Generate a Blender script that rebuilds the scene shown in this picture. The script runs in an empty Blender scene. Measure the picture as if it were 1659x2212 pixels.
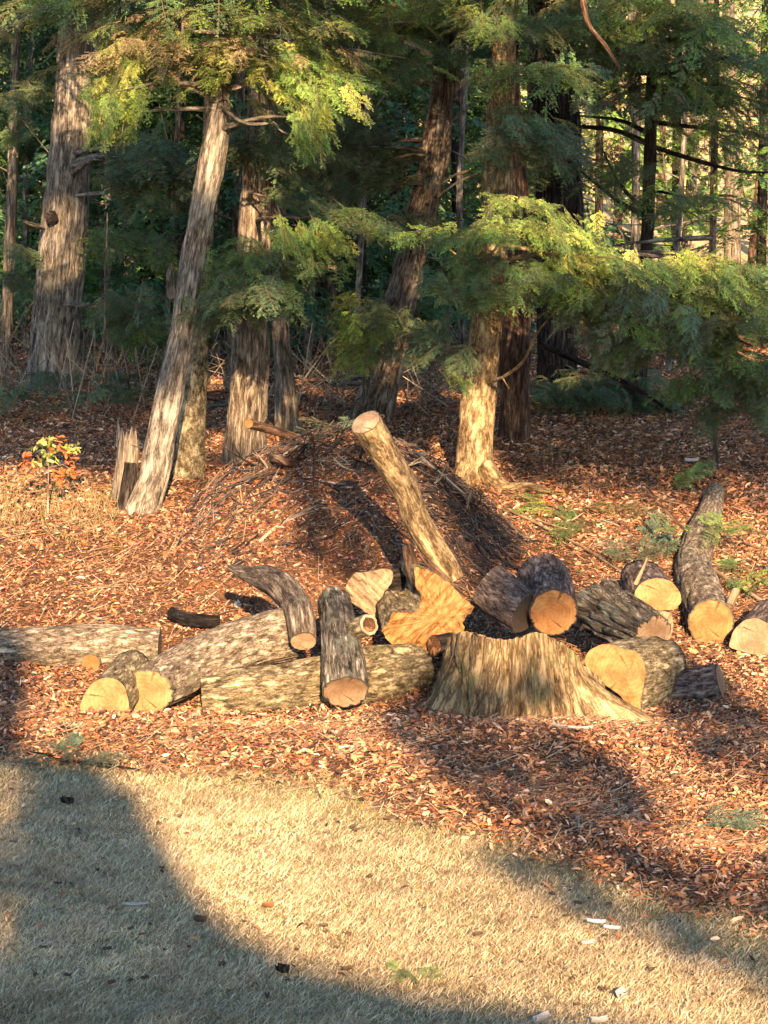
import bpy, math
import numpy as np
from mathutils import Vector

C = bpy.context.scene
COL = C.collection
rng = np.random.default_rng(7)

# ------------------------------------------------------------------ camera
CAM = np.array([0.0, 0.0, 3.5]); F = 4977.0; PITCH = math.atan(526 / F)
cam = bpy.data.cameras.new('camera'); cam_o = bpy.data.objects.new('camera', cam); COL.objects.link(cam_o)
cam_o.location = CAM; cam_o.rotation_euler = (math.pi / 2 - PITCH, 0, 0)
cam.sensor_fit = 'HORIZONTAL'; cam.sensor_width = 36; cam.lens = F / 1659 * 36
cam.clip_start = 0.1; cam.clip_end = 1000
C.camera = cam_o
# ------------------------------------------------------------------ world, sun, exposure
SUN_EL = math.radians(18.5); SUN_TX = 0.10
SD = np.array([SUN_TX, -1.0, 0.0]); SD /= np.linalg.norm(SD)
SD = np.array([SD[0] * math.cos(SUN_EL), SD[1] * math.cos(SUN_EL), math.sin(SUN_EL)])   # towards the sun
w = bpy.data.worlds.new("World"); C.world = w; w.use_nodes = True
nt = w.node_tree; nt.nodes.clear()
out = nt.nodes.new('ShaderNodeOutputWorld'); bg = nt.nodes.new('ShaderNodeBackground'); sky = nt.nodes.new('ShaderNodeTexSky')
sky.sky_type = 'NISHITA'; sky.sun_disc = False
sky.ozone_density = 3.0; sky.dust_density = 0.2; sky.air_density = 1.0; sky.sun_elevation = SUN_EL; sky.sun_rotation = math.atan2(SD[0], SD[1])
bg.inputs[1].default_value = 0.095
nt.links.new(sky.outputs[0], bg.inputs[0]); nt.links.new(bg.outputs[0], out.inputs[0])
sl = bpy.data.lights.new('sun', 'SUN'); sl.energy = 5.0; sl.angle = math.radians(0.5); sl.color = (1.0, 0.70, 0.41)
so = bpy.data.objects.new('sun', sl); COL.objects.link(so)
so.rotation_euler = Vector(SD).to_track_quat('Z', 'Y').to_euler(); so.location = (6, -20, 12)
C.view_settings.view_transform = 'Standard'; C.view_settings.look = 'None'
C.view_settings.exposure = 2.05; C.view_settings.gamma = 1.0
C.cycles.max_bounces = 6; C.cycles.diffuse_bounces = 3; C.cycles.transparent_max_bounces = 4
C.cycles.use_denoising = True

# ------------------------------------------------------------------ maths helpers
def _h(i, j, k, s):
    n = (i * 374761393 + j * 668265263 + k * 2147483647 + s * 974711) & 0xffffffff
    n = ((n ^ (n >> 13)) * 1274126177) & 0xffffffff
    return ((n ^ (n >> 16)) & 0xffff) / 65535.0
def vnoise(p, s=0):
    p = np.asarray(p, float); i = np.floor(p).astype(np.int64); f = p - i; f = f * f * (3 - 2 * f)
    r = 0
    for dx in (0, 1):
        for dy in (0, 1):
            for dz in (0, 1):
                wgt = (f[..., 0] if dx else 1 - f[..., 0]) * (f[..., 1] if dy else 1 - f[..., 1]) * (f[..., 2] if dz else 1 - f[..., 2])
                r = r + wgt * _h(i[..., 0] + dx, i[..., 1] + dy, i[..., 2] + dz, s)
    return r * 2 - 1
def fbm(p, s=0, o=3):
    p = np.asarray(p, float); r = 0; a = 1
    for k in range(o):
        r = r + a * vnoise(p * 2 ** k, s + k * 17); a *= .5
    return r / 1.75
def n2(x, y, sc, s=0, o=3):
    x, y = np.broadcast_arrays(np.asarray(x, float), np.asarray(y, float))
    return fbm(np.stack([x * sc, y * sc, np.zeros_like(x) + .37], -1), s, o)
def sstep(a, b, x):
    t = np.clip((x - a) / (b - a), 0, 1); return t * t * (3 - 2 * t)
def unit(v): v = np.asarray(v, float); return v / (np.linalg.norm(v, axis=-1, keepdims=True) + 1e-12)

PY = [-60, 8, 17, 18.5, 20, 23, 25, 27, 30, 40, 60, 80, 110, 150, 260]
PZ = [-.3, -.05, 0, .06, .36, 1.08, 1.42, 1.66, 1.92, 2.3, 3.3, 7.0, 15, 30, 70]
LBX = [-30, -2.75, -1.9, -.4, .75, 1.5, 2.05, 3.0, 30]
LBY = [17.5, 16.2, 15.95, 15.3, 13.6, 12.7, 12.1, 11.3, 5]
def lawn_edge(x): return np.interp(x, LBX, LBY)
def G(x, y):
    x = np.asarray(x, float); y = np.asarray(y, float)
    z = 0
    for d in (-.6, 0, .6): z = z + np.interp(y + d, PY, PZ) / 3
    d = y - lawn_edge(x)
    z = z + .10 * np.exp(-((d - .9) / .7) ** 2) * (np.abs(x) < 12)
    z = z + .16 * np.exp(-((x - 1.2) / 1.2) ** 2 - ((y - 16.4) / .9) ** 2)
    z = z + .05 * n2(x, y, .8, 3) * sstep(-.5, 1.0, d) + .012 * n2(x, y, 2.5, 5)
    z = z + .35 * n2(x, y, .15, 9) * sstep(30, 45, y)
    return z
PILE_C = (-.42, 21.9)
def pile_h(x, y):
    dx = (x - PILE_C[0]); dy = (y - PILE_C[1]) / 1.5
    dx = np.where(dx > 0, dx / 1.72, dx / 1.75)
    r = np.sqrt(dx ** 2 + dy ** 2) + .13 * n2(x, y, 1.6, 11)
    return 1.04 * np.clip(1 - r ** 1.8, 0, 1) + (.10 * n2(x, y, 4, 13) + .03 * n2(x, y, 12, 14)) * (r < 1)
def H(x, y):
    p = pile_h(x, y); return G(x, y) + np.where(p > .03, p, 0)
cp, sp_ = math.cos(PITCH), math.sin(PITCH)
def ray(u, v):
    a = (np.asarray(u, float) - 829.5) / F; b = -(np.asarray(v, float) - 1106) / F
    return np.stack(np.broadcast_arrays(a, cp + b * sp_, -sp_ + b * cp), -1)
def P(u, v, Y):
    d = ray(u, v); return CAM + d * (np.asarray(Y, float) / d[..., 1])[..., None]
def PX(Y): return Y / F            # metres per photo unit at distance Y
class HF:
    """height lookup table, so that marching rays is quick"""
    def __init__(s, f):
        s.x = np.linspace(-45, 45, 1801); s.y = np.concatenate([np.arange(5, 36, .05), np.arange(36, 125, .5)])
        X, Y = np.meshgrid(s.x, s.y); s.z = f(X, Y)
    def __call__(s, x, y):
        x = np.clip(x, -44.9, 44.9); y = np.clip(y, 5, 124); fx = (x + 45) / .05; ix = np.clip(fx.astype(np.int64), 0, 1799); fx = fx - ix
        iy = np.where(y < 35.95, (y - 5) / .05, 620 + (y - 36) / .5).astype(np.int64); iy = np.clip(iy, 0, len(s.y) - 2)
        fy = np.clip((y - s.y[iy]) / (s.y[iy + 1] - s.y[iy]), 0, 1); z = s.z
        return (z[iy, ix] * (1 - fx) + z[iy, ix + 1] * fx) * (1 - fy) + (z[iy + 1, ix] * (1 - fx) + z[iy + 1, ix + 1] * fx) * fy
HFH, HFG = HF(H), HF(G)
def hit(u, v, r_px=0, surf=H, y0=8.5, y1=120, lift=0):
    """point on the pixel ray that lies r above the ground"""
    sf = HFG if surf is G else HFH
    u, v, r_px = np.broadcast_arrays(np.asarray(u, float), np.asarray(v, float), np.asarray(r_px, float)); d = ray(u, v); d = d / d[..., 1:2]
    res = np.full(len(u), float(y1)); act = np.arange(len(u))
    for y in np.concatenate([np.arange(y0, 32, .06), np.arange(32, y1, .5)]):
        if not len(act): break
        p = CAM + d[act] * y
        s = p[:, 2] <= sf(p[:, 0], np.full(len(act), y)) + r_px[act] * y / F + lift
        res[act[s]] = y - .03; act = act[~s]
    return CAM + d * res[:, None]
def gp(u, v, r_px=0, lift=0, surf=H):
    return hit(np.array([u]), np.array([v]), r_px, surf, lift=lift)[0]

# ------------------------------------------------------------------ materials
def mat(name, base_fn, rough=.85, spec=.25, bump=None, transl=0):
    m = bpy.data.materials.new(name); m.use_nodes = True
    t = m.node_tree; t.nodes.clear()
    N = lambda k, **a: _node(t, k, a)
    o = N('ShaderNodeOutputMaterial'); b = N('ShaderNodeBsdfPrincipled')
    b.inputs['Roughness'].default_value = rough; b.inputs['Specular IOR Level'].default_value = spec
    c = base_fn(t, N)
    if c is not None:
        t.links.new(c, b.inputs['Base Color'])
    if bump:
        hsock, strength, dist = bump(t, N)
        bn = N('ShaderNodeBump'); bn.inputs['Strength'].default_value = strength; bn.inputs['Distance'].default_value = dist
        t.links.new(hsock, bn.inputs['Height']); t.links.new(bn.outputs[0], b.inputs['Normal'])
    if transl:
        tr = N('ShaderNodeBsdfTranslucent'); mx = N('ShaderNodeMixShader'); mx.inputs[0].default_value = transl
        t.links.new(c, tr.inputs[0]); t.links.new(b.outputs[0], mx.inputs[1]); t.links.new(tr.outputs[0], mx.inputs[2])
        t.links.new(mx.outputs[0], o.inputs[0])
    else:
        t.links.new(b.outputs[0], o.inputs[0])
    return m
def _node(t, k, a):
    n = t.nodes.new(k)
    for q, v in a.items(): setattr(n, q, v)
    return n
def ramp(t, N, sock, stops):
    r = N('ShaderNodeValToRGB'); e = r.color_ramp.elements
    while len(e) > 2: e.remove(e[-1])
    for i, (p, c) in enumerate(stops):
        el = e[i] if i < 2 else e.new(p)
        el.position = p; el.color = (*c, 1)
    t.links.new(sock, r.inputs[0]); return r.outputs[0]
def attr(t, N, name):
    a = N('ShaderNodeAttribute'); a.attribute_name = name; return a
def scaled(t, N, sock, s):
    v = N('ShaderNodeVectorMath', operation='MULTIPLY'); v.inputs[1].default_value = s
    t.links.new(sock, v.inputs[0]); return v.outputs[0]
def noise(t, N, vec, sc, det=4, rough=.6):
    n = N('ShaderNodeTexNoise'); n.inputs['Scale'].default_value = sc; n.inputs['Detail'].default_value = det
    n.inputs['Roughness'].default_value = rough; t.links.new(vec, n.inputs['Vector']); return n.outputs[0]
def mix(t, N, f, a, b, mode='MIX'):
    m = N('ShaderNodeMix', data_type='RGBA', blend_type=mode)
    for s, x in ((m.inputs[0], f), (m.inputs[6], a), (m.inputs[7], b)):
        if hasattr(x, 'is_linked'): t.links.new(x, s)
        elif isinstance(x, (int, float)): s.default_value = x
        else: s.default_value = (*x, 1)
    return m.outputs[2]

def bark_mat(name, dark, mid, light, lichen=None, lich_amt=.5, stretch=.16, sc=14, bump_s=.8, cracks=True):
    sc *= 1.7; stretch *= 1.3
    dark, mid, light = [tuple(x * k for x in c) for c, k in ((dark, .75), (mid, 1.0), (light, 1.0))]
    if lichen: lichen = tuple(x * .7 for x in lichen)
    def base(t, N):
        a = attr(t, N, 'bc').outputs['Vector']
        v = scaled(t, N, a, (1, 1, stretch))
        n = noise(t, N, v, sc, 6, .65)
        c = ramp(t, N, n, [(.36, dark), (.5, mid), (.64, light)])
        ck = noise(t, N, scaled(t, N, a, (1, 1, stretch * .6)), sc * .55, 5, .75)
        if cracks: c = mix(t, N, .85, c, ramp(t, N, ck, [(.44, (1.1, 1.1, 1.1)), (.49, (.3, .27, .25)), (.51, (.3, .27, .25)), (.55, (1.1, 1.1, 1.1))]), 'MULTIPLY')
        if lichen:
            n2_ = noise(t, N, scaled(t, N, a, (1, 1, .7)), 5, 5, .6)
            f = ramp(t, N, n2_, [(lich_amt, (0, 0, 0)), (lich_amt + .12, (1, 1, 1))])
            c = mix(t, N, f, c, lichen)
        big = noise(t, N, a, 2.2, 2)
        c = mix(t, N, .55, c, ramp(t, N, big, [(.3, (.6, .6, .6)), (.7, (1.25, 1.2, 1.1))]), 'MULTIPLY')
        return c
    def bump(t, N):
        a = attr(t, N, 'bc').outputs['Vector']
        n = noise(t, N, scaled(t, N, a, (1, 1, stretch * .6)), sc * .55, 6, .75)
        f = ramp(t, N, n, [(.40, (1, 1, 1)), (.5, (0, 0, 0)), (.60, (1, 1, 1))])
        return f, min(1, bump_s), .03
    return mat(name, base, .9, .15, bump)

M = {}
M['bark_grey'] = bark_mat('grey_brown_bark', (.07, .05, .04), (.19, .145, .11), (.33, .27, .21), (.33, .33, .27), .58)
M['bark_pale'] = bark_mat('pale_ridged_bark', (.10, .075, .055), (.27, .21, .155), (.42, .34, .26), (.40, .38, .30), .6, .12, 16)
M['bark_moss'] = bark_mat('mossy_olive_bark', (.11, .085, .05), (.32, .25, .145), (.47, .39, .25), (.22, .22, .10), .6, .38, 14)
M['bark_tan'] = bark_mat('tan_smooth_bark', (.16, .10, .05), (.34, .23, .12), (.50, .37, .21), (.30, .29, .14), .62, .3, 10)
M['bark_silver'] = bark_mat('silver_grey_bark', (.10, .085, .07), (.27, .23, .19), (.42, .36, .29), (.46, .45, .36), .58, .14, 14)
M['bark_log'] = bark_mat('mottled_log_bark', (.15, .115, .085), (.34, .265, .19), (.48, .40, .30), (.30, .31, .19), .58, .42, 16)
M['bark_stump'] = bark_mat('tan_mossy_stump_bark', (.13, .085, .045), (.31, .215, .115), (.43, .32, .18), (.24, .23, .10), .58, .16, 13)
M['bark_dark'] = bark_mat('dark_bark', (.02, .016, .014), (.065, .05, .042), (.13, .105, .09), None, .5, .12, 16, 1)
M['bark_reddish'] = bark_mat('reddish_bark', (.05, .025, .018), (.15, .085, .055), (.27, .17, .11), None, .5, .14, 14)
M['bark_lichen'] = bark_mat('dark_bark_with_lichen', (.045, .037, .03), (.20, .17, .135), (.36, .32, .26), (.40, .42, .33), .56, .2, 15, 1)
M['bark_purple'] = bark_mat('brown_purple_bark', (.07, .05, .045), (.20, .145, .125), (.34, .26, .22), None, .5, .35, 16)
M['bark_black'] = bark_mat('charred_black_bark', (.008, .007, .007), (.025, .02, .018), (.06, .05, .045), None, .5, .3, 14)
M['wood_grey'] = bark_mat('weathered_bare_wood', (.10, .08, .06), (.30, .24, .18), (.45, .38, .29), None, .5, .06, 20, .5)

def cut_mat(name, pale, tan, heart, heart_r=.3, amt=.7):
    def base(t, N):
        a = attr(t, N, 'bc').outputs['Vector']       # in-plane coordinates, metres from the pith
        ds = N('ShaderNodeVectorMath', operation='LENGTH')
        nz = N('ShaderNodeTexNoise'); nz.inputs['Scale'].default_value = 5; t.links.new(a, nz.inputs['Vector'])
        va = N('ShaderNodeVectorMath', operation='MULTIPLY_ADD'); va.inputs[1].default_value = (.075, .075, 0)
        t.links.new(nz.outputs['Color'], va.inputs[0]); t.links.new(a, va.inputs[2])
        t.links.new(va.outputs[0], ds.inputs[0])
        mu = N('ShaderNodeMath', operation='MULTIPLY'); mu.inputs[1].default_value = 210
        t.links.new(ds.outputs['Value'], mu.inputs[0])
        si = N('ShaderNodeMath', operation='SINE'); t.links.new(mu.outputs[0], si.inputs[0])
        n = noise(t, N, a, 9, 5)
        c = ramp(t, N, n, [(.35, tan), (.6, pale)])
        rg = ramp(t, N, si.outputs[0], [(.0, (.80, .72, .64)), (.8, (1.05, 1.05, 1.05))])
        c = mix(t, N, .42, c, rg, 'MULTIPLY')
        nb = noise(t, N, scaled(t, N, a, (1, 1, 1)), 4.5, 3)
        c = mix(t, N, .7, c, ramp(t, N, nb, [(.38, (.72, .62, .55)), (.55, (1.08, 1.08, 1.05))]), 'MULTIPLY')
        sp3 = N('ShaderNodeSeparateXYZ'); t.links.new(va.outputs[0], sp3.inputs[0])
        at = N('ShaderNodeMath', operation='ARCTAN2'); t.links.new(sp3.outputs[0], at.inputs[0]); t.links.new(sp3.outputs[1], at.inputs[1])
        m5_ = N('ShaderNodeMath', operation='MULTIPLY'); m5_.inputs[1].default_value = 3.5; t.links.new(at.outputs[0], m5_.inputs[0])
        s5 = N('ShaderNodeMath', operation='SINE'); t.links.new(m5_.outputs[0], s5.inputs[0])
        ck = mix(t, N, ramp(t, N, noise(t, N, a, 6, 2), [(.45, (0, 0, 0)), (.55, (1, 1, 1))]), (1, 1, 1), ramp(t, N, s5.outputs[0], [(.975, (1, 1, 1)), (.995, (.35, .25, .18))]))
        c = mix(t, N, 1.0, c, ck, 'MULTIPLY')
        f = ramp(t, N, ds.outputs['Value'], [(.0, (amt, amt, amt)), (heart_r, (0, 0, 0))])
        n3 = noise(t, N, a, 14, 3)
        f2 = mix(t, N, 1.0, f, ramp(t, N, n3, [(.35, (.2, .2, .2)), (.6, (1, 1, 1))]), 'MULTIPLY')
        c = mix(t, N, f2, c, heart)
        return c
    def bump(t, N):
        a = attr(t, N, 'bc').outputs['Vector']
        return noise(t, N, scaled(t, N, a, (1, 5, 1)), 30, 4), .35, .01
    return mat(name, base, .7, .2, bump)
M['cut_yellow'] = cut_mat('fresh_yellow_cut_wood', (.33, .195, .085), (.27, .14, .055), (.17, .062, .02), .15)
M['cut_orange'] = cut_mat('orange_cut_wood', (.31, .16, .06), (.25, .105, .033), (.16, .055, .015), .18)
M['cut_tan'] = cut_mat('tan_cut_wood', (.28, .19, .12), (.22, .14, .08), (.12, .06, .03), .2)
M['cut_pale'] = cut_mat('pale_cut_wood', (.36, .26, .17), (.30, .20, .12), (.12, .06, .03), .06)
M['split'] = bark_mat('pale_split_wood', (.13, .08, .045), (.27, .19, .115), (.36, .27, .175), None, .5, .1, 10, .5, False)
M['splinter'] = bark_mat('orange_splintered_wood', (.17, .065, .02), (.32, .16, .055), (.40, .245, .10), None, .5, .10, 9, .6, False)
M['hollow'] = bark_mat('rotten_hollow_wood', (.05, .03, .02), (.2, .1, .05), (.4, .2, .1), None, .5, .5, 10)

def attr_mat(name, rough=.9, spec=.1, transl=0, var=0):
    def base(t, N):
        c = attr(t, N, 'tint').outputs['Color']
        if var:
            g = N('ShaderNodeTexCoord'); n = noise(t, N, g.outputs['Object'], var, 3)
            c = mix(t, N, .6, c, ramp(t, N, n, [(.3, (.55, .55, .55)), (.7, (1.3, 1.3, 1.3))]), 'MULTIPLY')
        return c
    return mat(name, base, rough, spec, None, transl)
M['leaf'] = attr_mat('needle_foliage', .55, .3, .25)
M['litter'] = attr_mat('dead_leaves', .75, .2, .15)
M['grass'] = attr_mat('dry_grass_blades', .8, .2, .2)
M['twig'] = attr_mat('bare_twigs', .9, .1, 0, 25)

def ground_base(t, N):
    g = N('ShaderNodeTexCoord').outputs['Object']
    n1 = noise(t, N, g, 7, 6, .7); n2_ = noise(t, N, g, 38, 4, .7); n3 = noise(t, N, g, 1.3, 3)
    leaf = ramp(t, N, n2_, [(.3, (.03, .017, .01)), (.5, (.13, .06, .028)), (.68, (.27, .14, .07))])
    leaf = mix(t, N, ramp(t, N, n1, [(.4, (0, 0, 0)), (.6, (.6, .6, .6))]), leaf, (.07, .045, .03))
    grass = ramp(t, N, n2_, [(.3, (.12, .09, .045)), (.5, (.28, .215, .11)), (.7, (.42, .34, .19))])
    grass = mix(t, N, ramp(t, N, n3, [(.48, (0, 0, 0)), (.66, (.5, .5, .5))]), grass, (.13, .14, .05))
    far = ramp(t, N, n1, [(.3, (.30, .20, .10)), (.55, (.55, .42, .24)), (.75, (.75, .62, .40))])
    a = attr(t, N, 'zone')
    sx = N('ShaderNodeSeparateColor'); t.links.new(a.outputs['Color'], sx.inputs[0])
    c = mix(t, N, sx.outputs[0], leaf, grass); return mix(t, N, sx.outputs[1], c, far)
def ground_bump(t, N):
    g = N('ShaderNodeTexCoord').outputs['Object']; return noise(t, N, g, 30, 6, .7), .9, .03
M['ground'] = mat('leaf_and_lawn_ground', ground_base, .95, .1, ground_bump)

def plain(name, c, rough=.8, c2=None, sc=20):
    return mat(name, lambda t, N: ramp(t, N, noise(t, N, N('ShaderNodeTexCoord').outputs['Object'], sc, 4), [(.35, c2 or tuple(x * .7 for x in c)), (.65, c)]), rough, .2)
M['white'] = plain('white_scrap', (.6, .6, .62), .6)
M['scrap'] = plain('pale_birch_bark_scrap', (.42, .37, .32), .7)
M['darkleaf'] = plain('dark_leaf', (.10, .065, .04), .8)
M['brownleaf'] = plain('brown_leaf', (.22, .09, .03), .7)

# ------------------------------------------------------------------ mesh helpers
class MB:
    """collects quads and triangles with per-vertex tint and bark coordinates"""
    def __init__(s): s.v = []; s.f = []; s.mi = []; s.t = []; s.b = []; s.n = 0
    def add(s, v, faces, mi=0, tint=None, bc=None):
        v = np.asarray(v, float).reshape(-1, 3); k = len(v)
        if not isinstance(faces, list): faces = [faces]
        for f in faces:
            f = np.asarray(f, np.int64)
            if len(f): s.f.append(f + s.n); s.mi.append(np.full(len(f), mi))
        s.v.append(v); s.n += k
        s.t.append(np.broadcast_to(np.asarray(tint if tint is not None else (.2, .2, .2), float), (k, 3)))
        s.b.append(v if bc is None else np.asarray(bc, float))
        return s
    def build(s, name, mats, parent=None, smooth=True, bcattr=True):
        me = bpy.data.meshes.new(name)
        V = np.concatenate(s.v).astype(np.float32)
        me.vertices.add(len(V)); me.vertices.foreach_set('co', V.ravel())
        loops = np.concatenate([f.ravel() for f in s.f]).astype(np.int32)
        tot = np.concatenate([np.full(len(f), f.shape[1]) for f in s.f]).astype(np.int32)
        me.loops.add(len(loops)); me.loops.foreach_set('vertex_index', loops)
        me.polygons.add(len(tot))
        st = np.concatenate([[0], np.cumsum(tot)[:-1]]).astype(np.int32)
        me.polygons.foreach_set('loop_start', st)
        me.polygons.foreach_set('material_index', np.concatenate(s.mi).astype(np.int32))
        me.polygons.foreach_set('use_smooth', np.full(len(tot), smooth))
        T = np.concatenate(s.t); T = np.concatenate([T, np.ones((len(T), 1))], 1).astype(np.float32)
        ca = me.color_attributes.new('tint', 'FLOAT_COLOR', 'POINT'); ca.data.foreach_set('color', T.ravel())
        if bcattr:
            a = me.attributes.new('bc', 'FLOAT_VECTOR', 'POINT'); a.data.foreach_set('vector', np.concatenate(s.b).astype(np.float32).ravel())
        for m in (mats if isinstance(mats, (list, tuple)) else [mats]): me.materials.append(m)
        me.update(); me.validate()
        o = bpy.data.objects.new(name, me); COL.objects.link(o)
        if parent: o.parent = parent; o.matrix_parent_inverse = parent.matrix_world.inverted()
        return o
USED = {}
def tag(o, label, cat, group=None, kind=None):
    if label: o['label'] = label
    if cat: o['category'] = cat
    if group: o['group'] = group
    if kind: o['kind'] = kind
    return o
def thing(name, loc, label, cat, group=None):
    o = bpy.data.objects.new(name, None); COL.objects.link(o); o.location = tuple(loc); o.empty_display_size = .2
    bpy.context.view_layer.update()
    return tag(o, label, cat, group)

def smooth_path(pts, rad, step):
    pts = np.asarray(pts, float); rad = np.asarray(rad, float)
    if len(pts) > 2:                                    # Catmull-Rom
        e = np.concatenate([[2 * pts[0] - pts[1]], pts, [2 * pts[-1] - pts[-2]]]); o = []; r = []
        for i in range(len(pts) - 1):
            p0, p1, p2, p3 = e[i:i + 4]; k = max(2, int(np.linalg.norm(p2 - p1) / step))
            t = np.linspace(0, 1, k, endpoint=False)[:, None]
            o.append(.5 * (2 * p1 + (p2 - p0) * t + (2 * p0 - 5 * p1 + 4 * p2 - p3) * t ** 2 + (3 * p1 - p0 - 3 * p2 + p3) * t ** 3))
            r.append(rad[i] + (rad[i + 1] - rad[i]) * (t[:, 0] ** 2 * (3 - 2 * t[:, 0]) * .5 + t[:, 0] * .5))
        return np.concatenate(o + [pts[-1:]]), np.concatenate(r + [rad[-1:]])
    k = max(2, int(np.linalg.norm(pts[1] - pts[0]) / step)); t = np.linspace(0, 1, k + 1)
    return pts[0] + (pts[1] - pts[0]) * t[:, None], rad[0] + (rad[1] - rad[0]) * t
def frames(pts):
    T = unit(np.gradient(pts, axis=0)); A = np.zeros_like(T); B = np.zeros_like(T)
    a = np.array([1., 0, 0]) if abs(T[0][0]) < .8 else np.array([0, 0, 1.])
    for i in range(len(T)):
        a = a - T[i] * a.dot(T[i]); a = a / np.linalg.norm(a); A[i] = a; B[i] = np.cross(T[i], a)
    return T, A, B
def tube(mb, pts, rad, seg=16, step=.06, ridge=.04, lump=.05, seed=0, caps=(0, 0), mi=0, tint=None, rfun=None, rid_sc=18):
    """tapering limb with bark ridges running along it; caps 1 closes an end with a bark rim (room for a cut face)"""
    p, r = smooth_path(pts, rad, step); T, A, B = frames(p); n = len(p)
    L = np.concatenate([[0], np.cumsum(np.linalg.norm(np.diff(p, axis=0), axis=1))])
    th = np.linspace(0, 2 * np.pi, seg, endpoint=False)
    ct, sn = np.cos(th)[None], np.sin(th)[None]
    R = r[:, None] * np.ones((1, seg)); rm = max(r.mean(), .005)
    bc = np.stack([ct * rm + 0 * R, sn * rm + 0 * R, L[:, None] + 0 * R], -1) + seed * 3.1
    R = R * (1 + lump * vnoise(bc * np.array([3, 3, 1.6]), seed) + ridge * fbm(bc * np.array([rid_sc, rid_sc, 3.4]), seed + 5, 3) - .6 * ridge * (np.abs(vnoise(bc * np.array([rid_sc * .8, rid_sc * .8, 1.6]), seed + 9)) < .12) - 1.5 * ridge * np.exp(-(vnoise(bc * np.array([rid_sc * 1.3, rid_sc * 1.3, 1.9]), seed + 13) / .13) ** 2))
    if rfun is not None: R = R * rfun(th[None] + 0 * R, L[:, None] + 0 * R)
    X = p[:, None] + R[..., None] * (ct[..., None] * A[:, None] + sn[..., None] * B[:, None])
    i = np.arange(n - 1)[:, None] * seg; j = np.arange(seg)[None]; j2 = (j + 1) % seg
    q = np.stack([i + j, i + j2, i + seg + j2, i + seg + j], -1).reshape(-1, 4)
    mb.add(X.reshape(-1, 3), q, mi, tint, bc.reshape(-1, 3))
    for e, c in ((0, caps[0]), (-1, caps[1])):
        if c:
            ring = X[e]; cen = p[e]; inner = cen + (ring - cen) * (.93 if c == 1 else .02)
            a_ = np.arange(seg); b_ = (a_ + 1) % seg
            f = np.stack([a_, b_, b_ + seg, a_ + seg], -1)
            if e == 0: f = f[:, ::-1]
            mb.add(np.concatenate([ring, inner]), f, mi, tint, np.concatenate([bc[e], bc[e] * .9]))
    return p, X, T, A, B
def cut_disc(ring, cen, nrm, rough=.003, seed=0, scale=.94, prong=.004, dish=0, swap=False):
    """sawn face that fills a bark ring"""
    mb = MB(); seg = len(ring); V = []; bc = []
    a = unit(ring[0] - cen); a = a - nrm * a.dot(nrm); a = unit(a); b = np.cross(nrm, a)
    ks = [1, .86, .7, .54, .38, .22, .1]
    for k in ks:
        q = cen + (ring - cen) * scale * k
        V.append(q); 
    V = np.concatenate(V + [cen[None]])
    d = V - cen; bc = np.stack([d @ a, d @ b, np.zeros(len(V))], -1)
    rr = np.linalg.norm(bc, axis=1); rr = rr / rr.max()
    V = V + nrm * (prong + rough * fbm(bc * 14, seed + 40)[:, None] - dish * (1 - rr[:, None] ** 2))
    if swap: bc = np.stack([bc[:, 0] * 1.6 + bc[:, 1] * .5, V @ nrm * 3, bc[:, 1] * .8 - bc[:, 0] * .3], -1)
    f = []
    for k in range(len(ks) - 1):
        i = np.arange(seg); j = (i + 1) % seg
        f.append(np.stack([k * seg + i, k * seg + j, (k + 1) * seg + j, (k + 1) * seg + i], -1))
    i = np.arange(seg); o = (len(ks) - 1) * seg
    return mb.add(V, [np.concatenate(f), np.stack([o + i, o + (i + 1) % seg, np.full(seg, len(V) - 1)], -1)], 0, None, bc)
def log(name, label, cat, pts, rad, m, cuts=('f', None), cmat='cut_yellow', seed=1, group=None, seg=40, ridge=.05, lump=.06, step=.03, rfun=None, dish=0, rid_sc=18, tilt=None):
    """pts run from the near end back; cut faces are parts"""
    pts = np.asarray(pts, float)
    root = thing(name, pts[0] - np.array([0, 0, rad[0]]), label, cat, group)
    mb = MB(); p, X, T, A, B = tube(mb, pts, rad, int(seg * 1.7), step, ridge, lump, seed, (1 if cuts[0] else 2, 1 if cuts[1] else 2), rfun=rfun, rid_sc=rid_sc)
    mb.build('bark', M[m], root)
    if cuts[0]: cut_disc(X[0], p[0], -T[0], .004, seed, dish=dish).build('cut_face', M[cmat], root, smooth=False)
    if cuts[1]: cut_disc(X[-1], p[-1], T[-1], .004, seed + 1).build('cut_face', M[cmat], root, smooth=False)
    return root
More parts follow.
